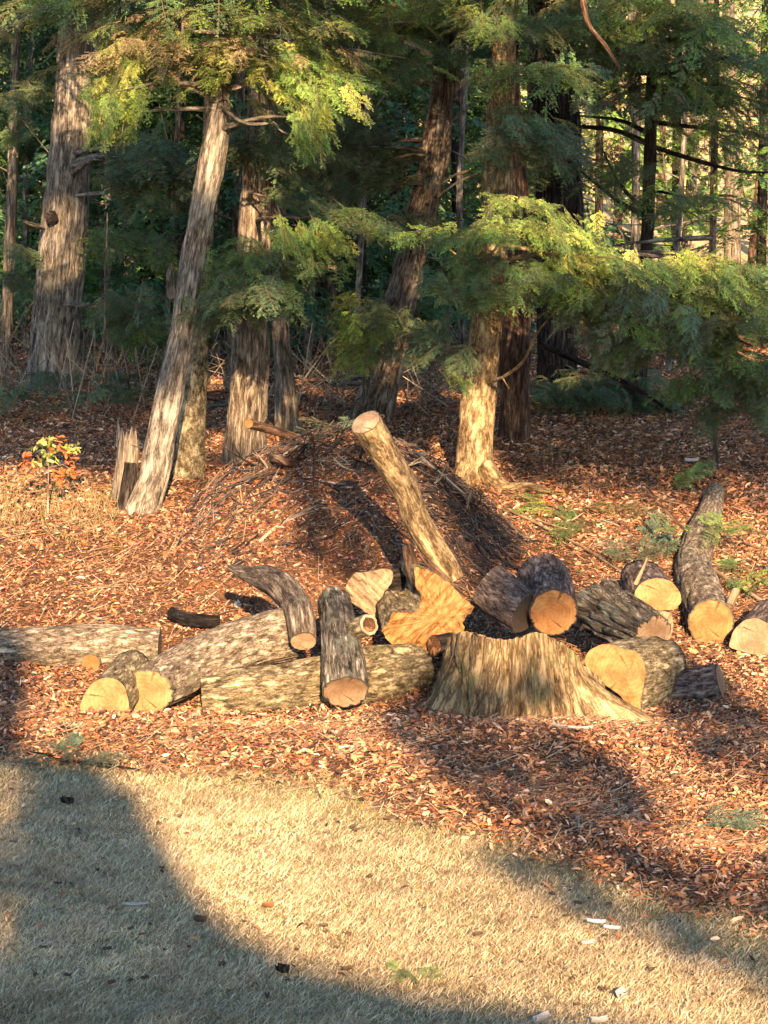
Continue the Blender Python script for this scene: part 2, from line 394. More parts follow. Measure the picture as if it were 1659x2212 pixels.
def outline_log(name, label, cat, poly, Y, back, m, cmat, seed=1, group=None, rough=.01, tiltv=0.0, nring=10, centre=None, edge_rough=.0, part='cut_face', tilth=0.0, shrink=1.0):
    """a cut block: front face with the given outline (photo units at distance Y, plane tipped back by tiltv), bark sides running along 'back'"""
    poly = np.asarray(poly, float); nxt = np.roll(poly, -1, 0)
    q = []
    for a, b in zip(poly, nxt):
        k = max(1, int(np.linalg.norm(b - a) / 7)); t = np.linspace(0, 1, k, endpoint=False)[:, None]; q.append(a + (b - a) * t)
    q = np.concatenate(q); q = (q + .5 * np.roll(q, 1, 0) + .5 * np.roll(q, -1, 0)) / 2
    vb = poly[:, 1].max(); uc = poly[:, 0].mean()
    yy = Y + (vb - q[:, 1]) * PX(Y) * tiltv + (q[:, 0] - uc) * PX(Y) * tilth
    ring = P(q[:, 0], q[:, 1], yy)
    c = poly.mean(0) if centre is None else np.asarray(centre, float)
    cen = P(c[0], c[1], Y + (vb - c[1]) * PX(Y) * tiltv + (c[0] - uc) * PX(Y) * tilth)
    if edge_rough: ring = ring + edge_rough * np.stack([fbm(ring * 22, seed + k) for k in range(3)], -1)
    nrm = unit(np.cross(ring[len(ring) // 4] - cen, ring[0] - cen))
    if nrm[1] > 0: nrm = -nrm
    base = ring[ring[:, 2].argmin()]
    root = thing(name, base, label, cat, group)
    back = np.asarray(back, float); seg = len(ring); mb = MB(); Ls = np.linalg.norm(back)
    ts = np.linspace(0, 1, max(6, int(Ls / .04))); arc = np.concatenate([[0], np.cumsum(np.linalg.norm(np.diff(ring, axis=0), axis=1))])
    V = []; bc = []
    bdir = unit(back)
    for t in ts:
        r0 = cen + (ring - cen) * (1 - (1 - shrink) * t); a_ = unit(r0 - cen)
        b_ = np.stack([r0 @ np.array([1, 0, 0]), r0 @ np.array([0, 0, 1]), np.full(seg, t * Ls)], -1) + seed
        r0 = r0 + a_ * (.012 * fbm(b_ * np.array([20, 20, 3]), seed, 2) + .012 * vnoise(b_ * 4, seed))[:, None] * min(1, t * 8)
        V.append(r0 + back * t); bc.append(b_)
    V = np.concatenate(V + [(cen + back)[None]]); bc = np.concatenate(bc + [bc[-1][:1]])
    n = len(ts); i = np.arange(n - 1)[:, None] * seg; j = np.arange(seg)[None]; j2 = (j + 1) % seg
    quad = np.stack([i + j, i + seg + j, i + seg + j2, i + j2], -1).reshape(-1, 4)
    o = (n - 1) * seg; jj = np.arange(seg)
    mb.add(V, [quad, np.stack([o + jj, np.full(seg, len(V) - 1), o + (jj + 1) % seg], -1)], 0, None, bc)
    mb.build('bark', M[m], root)
    cut_disc(ring, cen, nrm, rough, seed, scale=1.0, prong=.002, swap=cmat in ('split', 'splinter')).build(part, M[cmat], root, smooth=False)
    return root

# ------------------------------------------------------------------ ground sheet
def axis(a, b, fine0, fine1, fs, grow):
    x = list(np.arange(fine0, fine1 + 1e-6, fs)); s = fs
    while x[-1] < b: s *= grow; x.append(x[-1] + s)
    s = fs
    while x[0] > a: s *= grow; x.insert(0, x[0] - s)
    return np.array(x)
gx = axis(-150, 150, -6, 6, .06, 1.15); gy = axis(-60, 260, 8.5, 33, .06, 1.12)
X_, Y_ = np.meshgrid(gx, gy); Z_ = G(X_, Y_)
V = np.stack([X_, Y_, Z_], -1).reshape(-1, 3); nx = len(gx); ny = len(gy)
i = np.arange(ny - 1)[:, None] * nx; j = np.arange(nx - 1)[None]
q = np.stack([i + j, i + j + 1, i + nx + j + 1, i + nx + j], -1).reshape(-1, 4)
mb = MB(); mb.add(V, q)
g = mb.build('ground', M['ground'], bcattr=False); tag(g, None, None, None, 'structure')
me = g.data; zc = np.zeros((len(V), 4), np.float32); zc[:, 3] = 1
dd = V[:, 1] - lawn_edge(V[:, 0]) + .25 * n2(V[:, 0], V[:, 1], 1.3, 21)
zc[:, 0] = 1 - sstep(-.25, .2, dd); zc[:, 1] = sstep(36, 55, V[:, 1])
ca = me.color_attributes.new('zone', 'FLOAT_COLOR', 'POINT'); ca.data.foreach_set('color', zc.ravel())

# ------------------------------------------------------------------ brush pile (mound of leaves and brush)
px = np.arange(-2.8, 2.0, .035); py = np.arange(20.3, 24.8, .035)
X_, Y_ = np.meshgrid(px, py); p_ = pile_h(X_, Y_); Z_ = G(X_, Y_) + np.where(p_ > .03, p_, -.06)
V = np.stack([X_, Y_, Z_], -1).reshape(-1, 3); nx = len(px)
i = np.arange(len(py) - 1)[:, None] * nx; j = np.arange(nx - 1)[None]
q = np.stack([i + j, i + j + 1, i + nx + j + 1, i + nx + j], -1).reshape(-1, 4)
q = q[(p_.reshape(-1)[q] > .0).any(1)]
pile = thing('brush_pile', (PILE_C[0], PILE_C[1], float(G(*PILE_C))), 'tall mound of dead leaves and brush heaped behind the cut logs', 'brush pile')
mb = MB(); mb.add(V, q)
pile_soil = mb.build('heap', M['ground'], pile, bcattr=False)

# ------------------------------------------------------------------ leaf-like scatter helper
def scatter_frames(n, r, flat=.5):
    """random orthonormal frames, mostly lying flat"""
    yaw = r.uniform(0, 2 * np.pi, n); nrm = unit(np.stack([r.normal(0, flat, n), r.normal(0, flat, n), np.ones(n)], -1))
    t = np.stack([np.cos(yaw), np.sin(yaw), np.zeros(n)], -1); t = unit(t - nrm * (t * nrm).sum(-1, keepdims=True))
    return t, np.cross(nrm, t), nrm
LT = np.array([[-1, 0, 0], [-.45, .45, .16], [-.45, -.45, .16], [.1, .36, .2], [.1, -.36, .2], [.45, .42, .10], [.45, -.42, .10], [1, 0, .05], [-.45, 0, 0], [.1, 0, .02], [.45, 0, 0]])
LQ = np.array([[0, 8, 1, 1], [0, 2, 8, 8]]);
LFQ = np.array([[8, 9, 3, 1], [2, 4, 9, 8], [9, 10, 5, 3], [4, 6, 10, 9]]); LFT = np.array([[0, 8, 1], [0, 2, 8], [10, 7, 5], [6, 7, 10]])
PAL = np.array([1.28, 1.2, 1.2]) * np.array([[.30, .13, .05], [.44, .20, .09], [.24, .09, .04], [.50, .29, .15], [.12, .06, .035], [.60, .42, .28], [.05, .03, .025], [.40, .17, .09], [.27, .17, .11], [.10, .055, .04]])
def leaves(mb, pos, size, r, flat=.45, pal=PAL, bright=1.0, weights=None):
    n = len(pos); t, b, nn = scatter_frames(n, r, flat)
    curl = r.uniform(-.6, 2.2, n)[:, None, None]
    T_ = LT[None] * np.array([1, 1, 1.0]); T_ = np.repeat(T_, n, 0); T_[..., 2:] *= curl; T_[..., 1] *= r.uniform(.35, 1.15, n)[:, None]
    v = pos[:, None] + size[:, None, None] * (T_[..., :1] * t[:, None] + T_[..., 1:2] * b[:, None] + T_[..., 2:] * nn[:, None])
    c = pal[r.choice(len(pal), n, p=weights)] * r.uniform(.7, 1.25, n)[:, None] * bright
    off = np.arange(n)[:, None, None] * 11
    mb.add(v.reshape(-1, 3), [(LFQ[None] + off).reshape(-1, 4), (LFT[None] + off).reshape(-1, 3)], 0, np.repeat(c, 11, 0))
def sticks(mb, a, b, rad, tint):
    """many straight three-sided sticks"""
    n = len(a); t = unit(b - a); s = unit(np.cross(t, np.array([.3, .2, 1]))); q_ = np.cross(t, s)
    v = []
    for e, k in ((a, 1.0), (b, .6)):
        for th in (0, 2.09, 4.19): v.append(e + (rad * k)[:, None] * (math.cos(th) * s + math.sin(th) * q_))
    v = np.stack(v, 1); off = np.arange(n)[:, None, None] * 6
    f = np.array([[0, 1, 4, 3], [1, 2, 5, 4], [2, 0, 3, 5]])
    mb.add(v.reshape(-1, 3), (f[None] + off).reshape(-1, 4), 0, np.repeat(tint, 6, 0))
def in_view(p, mu=130, mv=160):
    d = p - CAM; y = d[:, 1] * cp - d[:, 2] * sp_; u = 829.5 + F * d[:, 0] / y; v = 1106 - F * (d[:, 2] * cp + d[:, 1] * sp_) / y
    return (u > -mu) & (u < 1659 + mu) & (v < 2212 + mv)
def uv_of(p):
    d = p - CAM; y = d[..., 1] * cp - d[..., 2] * sp_
    return 829.5 + F * d[..., 0] / y, 1106 - F * (d[..., 2] * cp + d[..., 1] * sp_) / y
r = np.random.default_rng(3)
# leaf litter over the wood floor
n = 350000; y = 11 + 27 * r.random(n) ** 1.15; x = r.uniform(-1, 1, n) * (y * .167 + .9); x = x + np.sign(x) * 3.0 * (r.random(n) < .30) * r.random(n)
d = y - lawn_edge(x) + .3 * n2(x, y, 1.3, 21)
keep = r.random(n) < np.clip(.012 + sstep(-.35, .35, d), 0, 1)
x, y = x[keep], y[keep]; onpile = pile_h(x, y) > .06
pos = np.stack([x, y, H(x, y) + r.uniform(.0, .035, len(x))], -1)
size = r.uniform(.007, .029, len(x)) * (1 + .25 * (y > 22)) * (1 + .7 * (r.random(len(x)) < .12))
tone = (1 + .4 * n2(x, y, .6, 33) + .4 * n2(x, y, 2.2, 34))[:, None].clip(.3, 1.7)
mb = MB(); leaves(mb, pos[~onpile], size[~onpile], r, .8, bright=tone[~onpile])
k = 5200; yy = r.uniform(12.2, 19.5, k); xx = r.uniform(-1, 1, k) * (yy * .167 + .5); dq = yy - lawn_edge(xx); sq = (r.random(k) < np.exp(-((dq - .5) / .9) ** 2) * .9 + .15) & (dq > -.2); xx, yy = xx[sq], yy[sq]
leaves(mb, np.stack([xx, yy, G(xx, yy) + r.uniform(.02, .06, len(xx))], -1), r.uniform(.018, .04, len(xx)), r, 1.2, bright=1.0)
tag(mb.build('leaf_litter', M['litter'], smooth=False, bcattr=False), 'dead orange and brown leaves covering the ground of the wood edge', 'leaves', None, 'stuff')
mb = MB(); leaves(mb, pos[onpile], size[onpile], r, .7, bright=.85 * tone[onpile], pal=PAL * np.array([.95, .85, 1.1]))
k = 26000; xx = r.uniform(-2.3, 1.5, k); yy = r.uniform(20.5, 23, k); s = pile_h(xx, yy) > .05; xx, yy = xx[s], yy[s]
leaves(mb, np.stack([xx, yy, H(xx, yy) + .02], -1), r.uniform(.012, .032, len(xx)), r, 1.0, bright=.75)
k = 5200; xx = r.uniform(-1.9, 1.5, k); yy = r.uniform(20.7, 22.9, k); s = (pile_h(xx, yy) > .08) & ((xx > .35 + .25 * (yy - 22)) | (r.random(k) < .22) | ((yy > 21.4) & (r.random(k) < .45))); xx, yy = xx[s], yy[s]; k = len(xx)
a_ = np.stack([xx, yy, H(xx, yy) + r.uniform(.0, .09, k)], -1); an = r.uniform(-1.9, 1.2, k); L = r.uniform(.06, .3, k); bx, by = xx + L * np.cos(an), yy + L * np.sin(an) * .5
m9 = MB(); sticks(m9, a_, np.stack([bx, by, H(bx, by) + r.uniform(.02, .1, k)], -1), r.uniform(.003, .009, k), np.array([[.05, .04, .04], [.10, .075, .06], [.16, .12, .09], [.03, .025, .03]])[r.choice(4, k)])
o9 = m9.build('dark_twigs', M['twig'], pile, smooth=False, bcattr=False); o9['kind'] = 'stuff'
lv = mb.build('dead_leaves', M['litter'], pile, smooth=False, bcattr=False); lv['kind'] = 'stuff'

# twigs and needles in the litter
n = 9000; y = 12.3 + 19 * r.random(n); x = r.uniform(-1, 1, n) * (y * .167 + .8); s = (y - lawn_edge(x)) > r.uniform(-.6, .1, n); x, y = x[s], y[s]; n = len(x)
L = r.uniform(.05, .28, n) * (1 + (r.random(n) < .08) * 1.5); an = r.uniform(0, np.pi, n) * .8 - .2
a = np.stack([x, y, H(x, y) + .02], -1); bx = x + L * np.cos(an); by = y + L * np.sin(an) * .8
b = np.stack([bx, by, H(bx, by) + .02 + r.uniform(0, .06, n)], -1)
tw = np.array([[.36, .26, .17], [.20, .13, .08], [.10, .07, .05], [.5, .38, .24]])[r.choice(4, n, p=[.3, .3, .28, .12])] * r.uniform(.7, 1.2, n)[:, None]
mb = MB(); sticks(mb, a, b, r.uniform(.002, .005, n), tw)
k = 80000; y = 12.0 + 17 * r.random(k); x = r.uniform(-1, 1, k) * (y * .167 + .6); x = x + np.sign(x) * 2.6 * (r.random(k) < .3) * r.random(k); dq = y - lawn_edge(x) + .3 * n2(x, y, 1.3, 21); sq = (dq > r.uniform(-.5, .2, k)) & (r.random(k) < .55 + .6 * n2(x, y, 1.1, 71)); x, y = x[sq], y[sq]; k = len(x)
L = r.uniform(.04, .13, k); an = r.normal(.2, .8, k) + 1.2 * n2(x, y, .9, 72); a = np.stack([x, y, H(x, y) + r.uniform(.01, .05, k)], -1)
b = a + np.stack([L * np.cos(an), L * np.sin(an), r.normal(0, .018, k)], -1)
tq = np.array([[.40, .20, .10], [.30, .14, .07], [.52, .33, .18], [.14, .08, .05]])[r.choice(4, k)] * r.uniform(.7, 1.2, k)[:, None]
m7 = MB(); sticks(m7, a, b, r.uniform(.0012, .0028, k), tq)
tag(m7.build('needle_litter', M['twig'], smooth=False, bcattr=False), 'fallen rust brown needles and thin stems matted over the leaves', 'needles', None, 'stuff')
tag(mb.build('twig_litter', M['twig'], smooth=False, bcattr=False), 'small dead twigs strewn through the fallen leaves', 'twigs', None, 'stuff')

# dry lawn
n = 310000; y = 9.2 + 8.0 * r.random(n) ** 1.1; x = r.uniform(-1, 1, n) * (y * .167 + .35); x = x + np.sign(x) * 2.6 * (r.random(n) < .34) * r.random(n)
d = y - lawn_edge(x) + .25 * n2(x, y, 1.3, 21); s = r.random(n) < 1 - sstep(-.3, .35, d) * .97; x, y = x[s], y[s]; n = len(x)
h = r.uniform(.02, .06, n) * (.7 + .5 * (n2(x, y, 2.5, 41) > 0)); lean = r.uniform(0, 2 * np.pi, n); la = r.uniform(.3, 2.2, n) * h
tip = np.stack([x + la * np.cos(lean), y + la * np.sin(lean), G(x, y) + h * .7], -1)
base = np.stack([x, y, G(x, y) - .004], -1); wv = np.stack([-np.sin(lean + 1), np.cos(lean + 1), 0 * x], -1) * r.uniform(.0015, .0032, n)[:, None]
mid = (base + tip) / 2 + np.array([0, 0, 1]) * (h * .22)[:, None]
v = np.stack([base - wv, base + wv, mid + wv * .8, mid - wv * .8, tip], 1); off = np.arange(n)[:, None, None] * 5
gn = n2(x, y, .9, 51) + .5 * n2(x, y, 4, 52)
tonl = (1 + .42 * n2(x, y, 1.4, 61) + .35 * n2(x, y, 5, 62, 2) - .35 * (n2(x, y, 9, 63, 2) > .45))[:, None].clip(.35, 1.5)
green = (r.random(n) < np.clip(.03 + .3 * (gn - .25) + .45 * np.exp(-(d[s] / .6) ** 2), .01, .6))
cg = np.where(green[:, None], np.array([.22, .23, .08]), np.array([[.60, .46, .27], [.50, .37, .21], [.70, .57, .37], [.30, .21, .12]])[r.choice(4, n)]) * r.uniform(.75, 1.2, n)[:, None]
cg = cg * tonl
mb = MB(); mb.add(v.reshape(-1, 3), [(np.array([[0, 1, 2, 3]])[None] + off).reshape(-1, 4), (np.array([[3, 2, 4]])[None] + off).reshape(-1, 3)], 0, np.repeat(cg, 5, 0))
tag(mb.build('dry_grass', M['grass'], smooth=False, bcattr=False), 'short dry tan grass of the lawn in the foreground', 'grass', None, 'stuff')

k = 7000; bl = np.array([(-40, 1450), (60, 1455), (150, 1560), (270, 1568), (420, 1562), (660, 1556), (880, 1510), (930, 1570), (1060, 1592), (1200, 1600), (1400, 1630), (1480, 1600), (1570, 1540), (1660, 1440)], float)
tq = r.uniform(0, len(bl) - 1, k); iq = tq.astype(int); fq = (tq - iq)[:, None]; pq = bl[iq] * (1 - fq) + bl[np.minimum(iq + 1, len(bl) - 1)] * fq
pq = hit(pq[:, 0], pq[:, 1], surf=G) + np.stack([r.normal(0, .06, k), r.normal(.02, .09, k), r.uniform(0, 1, k) ** 2 * .10], -1)
mb = MB(); leaves(mb, pq, r.uniform(.01, .034, k), r, 1.1)
tag(mb.build('leaf_drift', M['litter'], smooth=False, bcattr=False), 'dead leaves drifted against the feet of the logs and the stump', 'leaves', None, 'stuff')
# sawdust and wood chips round the cut logs
n = 5200; cx = np.array([-1.9, -1.0, .35, 1.9, .9, 2.5, -.2]); cy = np.array([17.5, 17.4, 18.4, 18.2, 17.0, 18.6, 17.4]); k = r.integers(0, 7, n)
x = cx[k] + r.normal(0, .45, n); y = cy[k] + r.normal(0, .3, n)
mb = MB(); leaves(mb, np.stack([x, y, H(x, y) + r.uniform(.0, .03, n) + .01], -1), r.uniform(.006, .02, n) * (1 + 1.2 * (r.random(n) < .06)), r, .5, pal=np.array([[.75, .52, .28], [.68, .42, .18], [.8, .62, .4]]))
tag(mb.build('wood_chips', M['litter'], smooth=False, bcattr=False), 'pale wood chips and sawdust scattered round the cut logs', 'wood chips', None, 'stuff')

# ------------------------------------------------------------------ hemlock fronds
def make_frond(seed, nside=14, dens=.026):
    """flat drooping hemlock spray: a twig with uneven side twigs, each clad in short needles, gaps between them"""
    rr = np.random.default_rng(seed); V = []; Q = []; TF = []; n = 0; W = []
    up = np.array([0, 0, 1.]); bend = rr.uniform(-.25, .25); drp = rr.uniform(.15, .45)
    ax = lambda t: np.array([t, bend * t * t, -drp * t * t])
    def strand(o, d, L_, tf, sag):
        nonlocal n
        m = max(3, int(L_ / dens)); wob = rr.uniform(-.3, .3)
        for q in range(m):
            f = (q + .5) / m; po = o + d * L_ * f + np.array([0, 0, -sag * (L_ * f) ** 2]) + np.cross(d, up) * wob * (L_ * f) ** 2
            for s2 in (-1, 1):
                if rr.random() < .1: continue
                a2 = .85 * s2 + rr.uniform(-.3, .3); dd_ = np.array([d[0] * math.cos(a2) - d[1] * math.sin(a2), d[0] * math.sin(a2) + d[1] * math.cos(a2), d[2] + rr.uniform(-.35, .15)])
                u2 = up + rr.uniform(-.5, .5, 3); sd = np.cross(dd_, u2); l = .05 * (1 - .5 * f) * rr.uniform(.6, 1.3); sd = sd / (np.linalg.norm(sd) + 1e-9) * .0085
                V.extend([po, po + dd_ * l * .5 + sd, po + dd_ * l, po + dd_ * l * .5 - sd]); Q.append([n, n + 1, n + 2, n + 3]); n += 4
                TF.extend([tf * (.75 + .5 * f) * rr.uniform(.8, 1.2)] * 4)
        e = o + d * L_ + np.array([0, 0, -sag * L_ ** 2]); W.append((o, e, .0032)); return e
    for sgn in (-1, 1):
        for k in range(nside):
            t = .08 + .92 * (k + rr.uniform(-.4, .4)) / nside
            if rr.random() < .14: continue
            L_ = .36 * (1 - t) ** .7 * (.3 + .7 * min(1, t * 3)) * rr.uniform(.5, 1.45) + .05
            an = rr.uniform(.6, 1.1); o = ax(t); d = np.array([math.cos(an), sgn * math.sin(an), rr.uniform(-.35, .1)]); d /= np.linalg.norm(d)
            tf = rr.uniform(.6, 1.35); strand(o, d, L_, tf, .9)
            if L_ > .2:
                for f in (.35, .62):
                    a3 = rr.choice([-1, 1]) * rr.uniform(.5, .9); d3 = np.array([d[0] * math.cos(a3) - d[1] * math.sin(a3), d[0] * math.sin(a3) + d[1] * math.cos(a3), d[2] - .1])
                    strand(o + d * L_ * f + np.array([0, 0, -.9 * (L_ * f) ** 2]), d3, L_ * .4, tf, .9)
    strand(ax(.75), unit(ax(1) - ax(.75)), .3, 1.1, .4)
    for k in range(5): W.append((ax(k / 5), ax((k + 1) / 5), .007 * (1 - k / 7)))
    return np.array(V), np.array(Q), np.array([w_[0] for w_ in W]), np.array([w_[1] for w_ in W]), np.array([w_[2] for w_ in W]), np.array(TF)
FR = [make_frond(s) for s in range(7)]
FRC = [make_frond(20 + s, 10, .06) for s in range(4)]            # coarser, for far trees
for f_ in FRC:
    q_ = f_[0].reshape(-1, 4, 3); m_ = q_.mean(1, keepdims=True); q_[:] = m_ + (q_ - m_) * 2.0
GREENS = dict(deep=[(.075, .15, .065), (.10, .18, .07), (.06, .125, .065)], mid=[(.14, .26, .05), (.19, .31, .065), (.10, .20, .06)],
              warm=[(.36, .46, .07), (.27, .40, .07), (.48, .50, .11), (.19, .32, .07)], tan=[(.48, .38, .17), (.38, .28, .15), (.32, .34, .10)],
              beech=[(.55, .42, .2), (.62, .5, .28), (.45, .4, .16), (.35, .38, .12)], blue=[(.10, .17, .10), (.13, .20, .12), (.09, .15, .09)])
def fronds(mb, org, dirs, size, r, cols, lib=FR, wood=True, droop=.3, wtint=(.16, .11, .07), roll=.35):
    for kk in range(len(org)):
        V_, Q_, wa, wb, wr, TF_ = lib[r.integers(len(lib))]
        d = unit(dirs[kk]); up = np.array([r.normal(0, roll), r.normal(0, roll), 1.0]); s = unit(np.cross(up, d)); u_ = np.cross(d, s)
        Mx = np.stack([d, s, u_]); sz = size[kk]
        c = np.array(cols[r.integers(len(cols))]) * r.uniform(.75, 1.25)
        if lib is FRC: V_ = V_ * 1.0
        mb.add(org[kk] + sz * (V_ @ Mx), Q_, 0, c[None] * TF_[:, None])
        if wood:
            a = org[kk] + sz * (wa @ Mx); b = org[kk] + sz * (wb @ Mx)
            m2 = MB(); sticks(m2, a, b, wr * sz, np.tile(np.array(wtint), (len(a), 1)))
            mb.add(m2.v[0], m2.f[0], 1, m2.t[0])
def trunk_thing(name, label, path, Y, m, group=None, top=10.5, seed=1, seg=28, base_ext=True, ridge=.07, flare=.4, cat='tree', lump=.06, Ys=None, rid_sc=18):
    path = np.asarray(path, float)                       # (u, v, width) from the base upwards
    Yv = np.full(len(path), Y) if Ys is None else np.asarray(Ys)
    pts = P(path[:, 0], path[:, 1], Yv); rad = path[:, 2] / 2 * Yv / F
    if base_ext:
        d = unit(pts[0] - pts[1]); pts = np.concatenate([[pts[0] + d * .25], pts]); rad = np.concatenate([[rad[0]], rad])
    if top:
        d = unit(pts[-1] - pts[-2]); k = (top - pts[-1][2]) / max(d[2], .3)
        if k > 0: pts = np.concatenate([pts, [pts[-1] + d * k]]); rad = np.concatenate([rad, [rad[-1] * .6]])
    root = thing(name, pts[1 if base_ext else 0], label, cat, group)
    mb = MB()
    rf = (lambda th, L: 1 + flare * np.exp(-L / .28) * (.5 + .5 * np.cos(3 * th + seed))) if flare else None
    tube(mb, pts, rad, seg, .05, ridge, lump, seed, rfun=rf, rid_sc=rid_sc)
    return root, mb, pts, rad
def crown(root, mb_trunk, trunk_pts, clusters, m, seed, lib=FR, limbs=True, name='crown'):
    """clusters: (u, v, ru, rv, Y, dY, n, size, palette, outward direction or None)"""
    r = np.random.default_rng(seed); mb = MB(); any_ = False
    for cl in clusters:
        u, v, ru, rv, Y, dY, n, sz, pal = cl[:9]; n = int(n * 2.6); sz = sz * .85; out_ = cl[9] if len(cl) > 9 else None
        ang = r.uniform(0, 2 * np.pi, n); rr_ = np.sqrt(r.random(n))
        pu = u + ru * rr_ * np.cos(ang); pv = v + rv * rr_ * np.sin(ang); yy = Y + r.uniform(-dY, dY, n)
        nc = max(2, n // 7); ci = r.integers(nc, size=n)                  # tiers: flat sub-clumps with gaps between
        ca_ = r.uniform(0, 2 * np.pi, nc); cr_ = np.sqrt(r.random(nc)); cu = u + ru * cr_ * np.cos(ca_); cv = v + rv * cr_ * np.sin(ca_); cy2 = Y + r.uniform(-dY, dY, nc)
        pu = cu[ci] + r.normal(0, .30 * ru, n); pv = cv[ci] + r.normal(0, 7, n) + .10 * np.abs(pu - u); yy = cy2[ci] + r.normal(0, .35 * dY + .1, n)
        o = P(pu, pv, yy)
        zc_ = P(u, v, Y); k = np.argmin(np.abs(trunk_pts[:, 2] - zc_[2])); tp = trunk_pts[k]
        if out_ is None: base = unit((o - tp) * np.array([1, 1, 0]) + 1e-6)
        else: base = np.tile(unit(np.array(out_, float)), (n, 1))
        d = unit(base + np.stack([r.normal(0, .45, n), r.normal(0, .45, n), r.normal(-.22, .2, n)], -1))
        s = sz * r.uniform(.65, 1.25, n)
        o = o - d * s[:, None] * .45
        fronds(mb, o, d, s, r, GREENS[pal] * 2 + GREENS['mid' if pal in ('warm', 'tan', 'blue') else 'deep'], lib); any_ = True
        if limbs:
            for q in range(max(1, n // 24)):
                e = o[r.integers(n)]; z0 = e[2] + r.uniform(-.1, .2)
                kz = np.interp(z0, trunk_pts[:, 2], np.arange(len(trunk_pts))); k0 = int(kz); k1 = min(k0 + 1, len(trunk_pts) - 1)
                s0 = trunk_pts[k0] + (trunk_pts[k1] - trunk_pts[k0]) * (kz - k0)
                md = (s0 + e) / 2 + np.array([0, 0, .04]) + r.normal(0, .05, 3)
                if np.linalg.norm(e - s0) > 4.5: continue
                tube(mb_trunk, [s0, md, e], [.022 * (1 + sz), .014 * (1 + sz), .005], 6, .15, 0, .1, int(r.integers(99)))
    if any_: mb.build(name, [M['leaf'], M['twig']], root, smooth=False, bcattr=False)

# ------------------------------------------------------------------ near trees
def Yb(u, v): return float(gp(u, v, surf=G)[1])
# leaning pale trunk, left
Y2 = Yb(312, 1100)
T2, m2, p2, _ = trunk_thing('leaning_tree', 'pale slender trunk leaning right with a lit yellowish foot', [(308, 1102, 84), (322, 1060, 74), (338, 1000, 72), (358, 900, 66), (382, 780, 58), (396, 700, 53), (407, 620, 54), (428, 500, 56), (448, 400, 58), (466, 300, 56), (478, 215, 44), (488, 150, 34)], Y2, 'bark_pale', seed=3, ridge=.10, seg=40)
tube(m2, [P(372, 640, Y2), P(366, 600, Y2 - .1), P(370, 570, Y2 - .16)], [.06, .05, .015], 10, .03, .1, .2, 4)     # burl
tube(m2, [P(470, 225, Y2), P(520, 262, Y2 - .4), P(560, 268, Y2 - .5), P(590, 265, Y2 - .5), P(612, 285, Y2 - .5), P(650, 295, Y2 - .55)], [.022, .017, .015, .013, .011, .006], 8, .04, .05, .15, 5)
tube(m2, [P(470, 225, Y2), P(430, 200, Y2 - .3), P(380, 180, Y2 - .5), P(340, 175, Y2 - .6), P(290, 235, Y2 - .6), P(258, 262, Y2 - .6)], [.018, .015, .013, .011, .009, .005], 8, .04, .05, .15, 6)
for k_, (a_, b_, c_) in enumerate([((480, 170), (400, 90), (330, 75)), ((484, 160), (440, 110), (395, 118)), ((486, 160), (560, 80), (640, 78)), ((484, 190), (540, 100), (600, 130)), ((560, 75), (568, 150), (585, 200)), ((370, 95), (362, 140), (350, 180)), ((640, 78), (700, 60), (760, 75)), ((330, 175), (280, 210), (262, 300))]):
    tube(m2, [P(*a_, Y2 - .1), P(*b_, Y2 - .7), P(*c_, Y2 - 1.0)], [.018, .012, .005], 6, .08, .05, .15, 40 + k_)
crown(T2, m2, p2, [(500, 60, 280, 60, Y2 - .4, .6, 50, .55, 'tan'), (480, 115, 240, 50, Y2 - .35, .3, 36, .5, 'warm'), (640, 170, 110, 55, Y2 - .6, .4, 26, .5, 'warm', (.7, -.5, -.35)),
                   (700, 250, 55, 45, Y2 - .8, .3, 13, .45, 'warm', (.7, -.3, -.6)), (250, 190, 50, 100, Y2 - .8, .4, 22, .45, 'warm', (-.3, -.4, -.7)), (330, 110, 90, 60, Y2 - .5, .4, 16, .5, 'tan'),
                   (470, -60, 320, 80, Y2 - .6, 1.0, 40, .8, 'mid'), (470, -330, 300, 200, Y2, 1.2, 36, 1.2, 'mid')], 'bark', 31)
m2.build('trunk', M['bark_silver'], T2)

# big pale trunk far left
Y1 = 30.5
T1, m1, p1, _ = trunk_thing('large_tree', 'thickest pale grey trunk at the left with a knot hole and a broken branch stub', [(114, 828, 112), (120, 720, 108), (130, 600, 106), (138, 500, 104), (146, 400, 98), (153, 300, 88), (160, 200, 80), (164, 100, 76), (166, 0, 70)], Y1, 'bark_grey', seed=8, ridge=.06, seg=44, flare=.12)
tube(m1, [P(92, 492, Y1 - .3), P(72, 486, Y1 - .7), P(52, 478, Y1 - .9)], [.035, .03, .025], 8, .05, .05, .1, 3)
tube(m1, [P(180, 322, Y1 - .25), P(215, 325, Y1 - .6), P(242, 336, Y1 - .8)], [.03, .02, .012], 8, .05, .05, .1, 3)
crown(T1, m1, p1, [(330, 335, 95, 50, Y1 - 3, .9, 40, .75, 'deep'), (360, 420, 70, 60, Y1 - 3, .6, 14, .6, 'deep'), (120, 0, 130, 50, Y1 - .8, 1, 20, .8, 'mid'), (190, -200, 250, 150, Y1 - 2, 2, 34, 1.4, 'mid'), (265, 640, 85, 34, Y1 - 3, .6, 16, .7, 'deep'), (290, 540, 80, 50, Y1 - 1, .8, 18, .7, 'mid'), (330, 700, 60, 40, Y1 - 1, .8, 12, .7, 'mid'), (250, 235, 30, 70, Y1 - .6, .5, 8, .5, 'warm')], 'bark', 32)
m1.build('trunk', M['bark_silver'], T1)
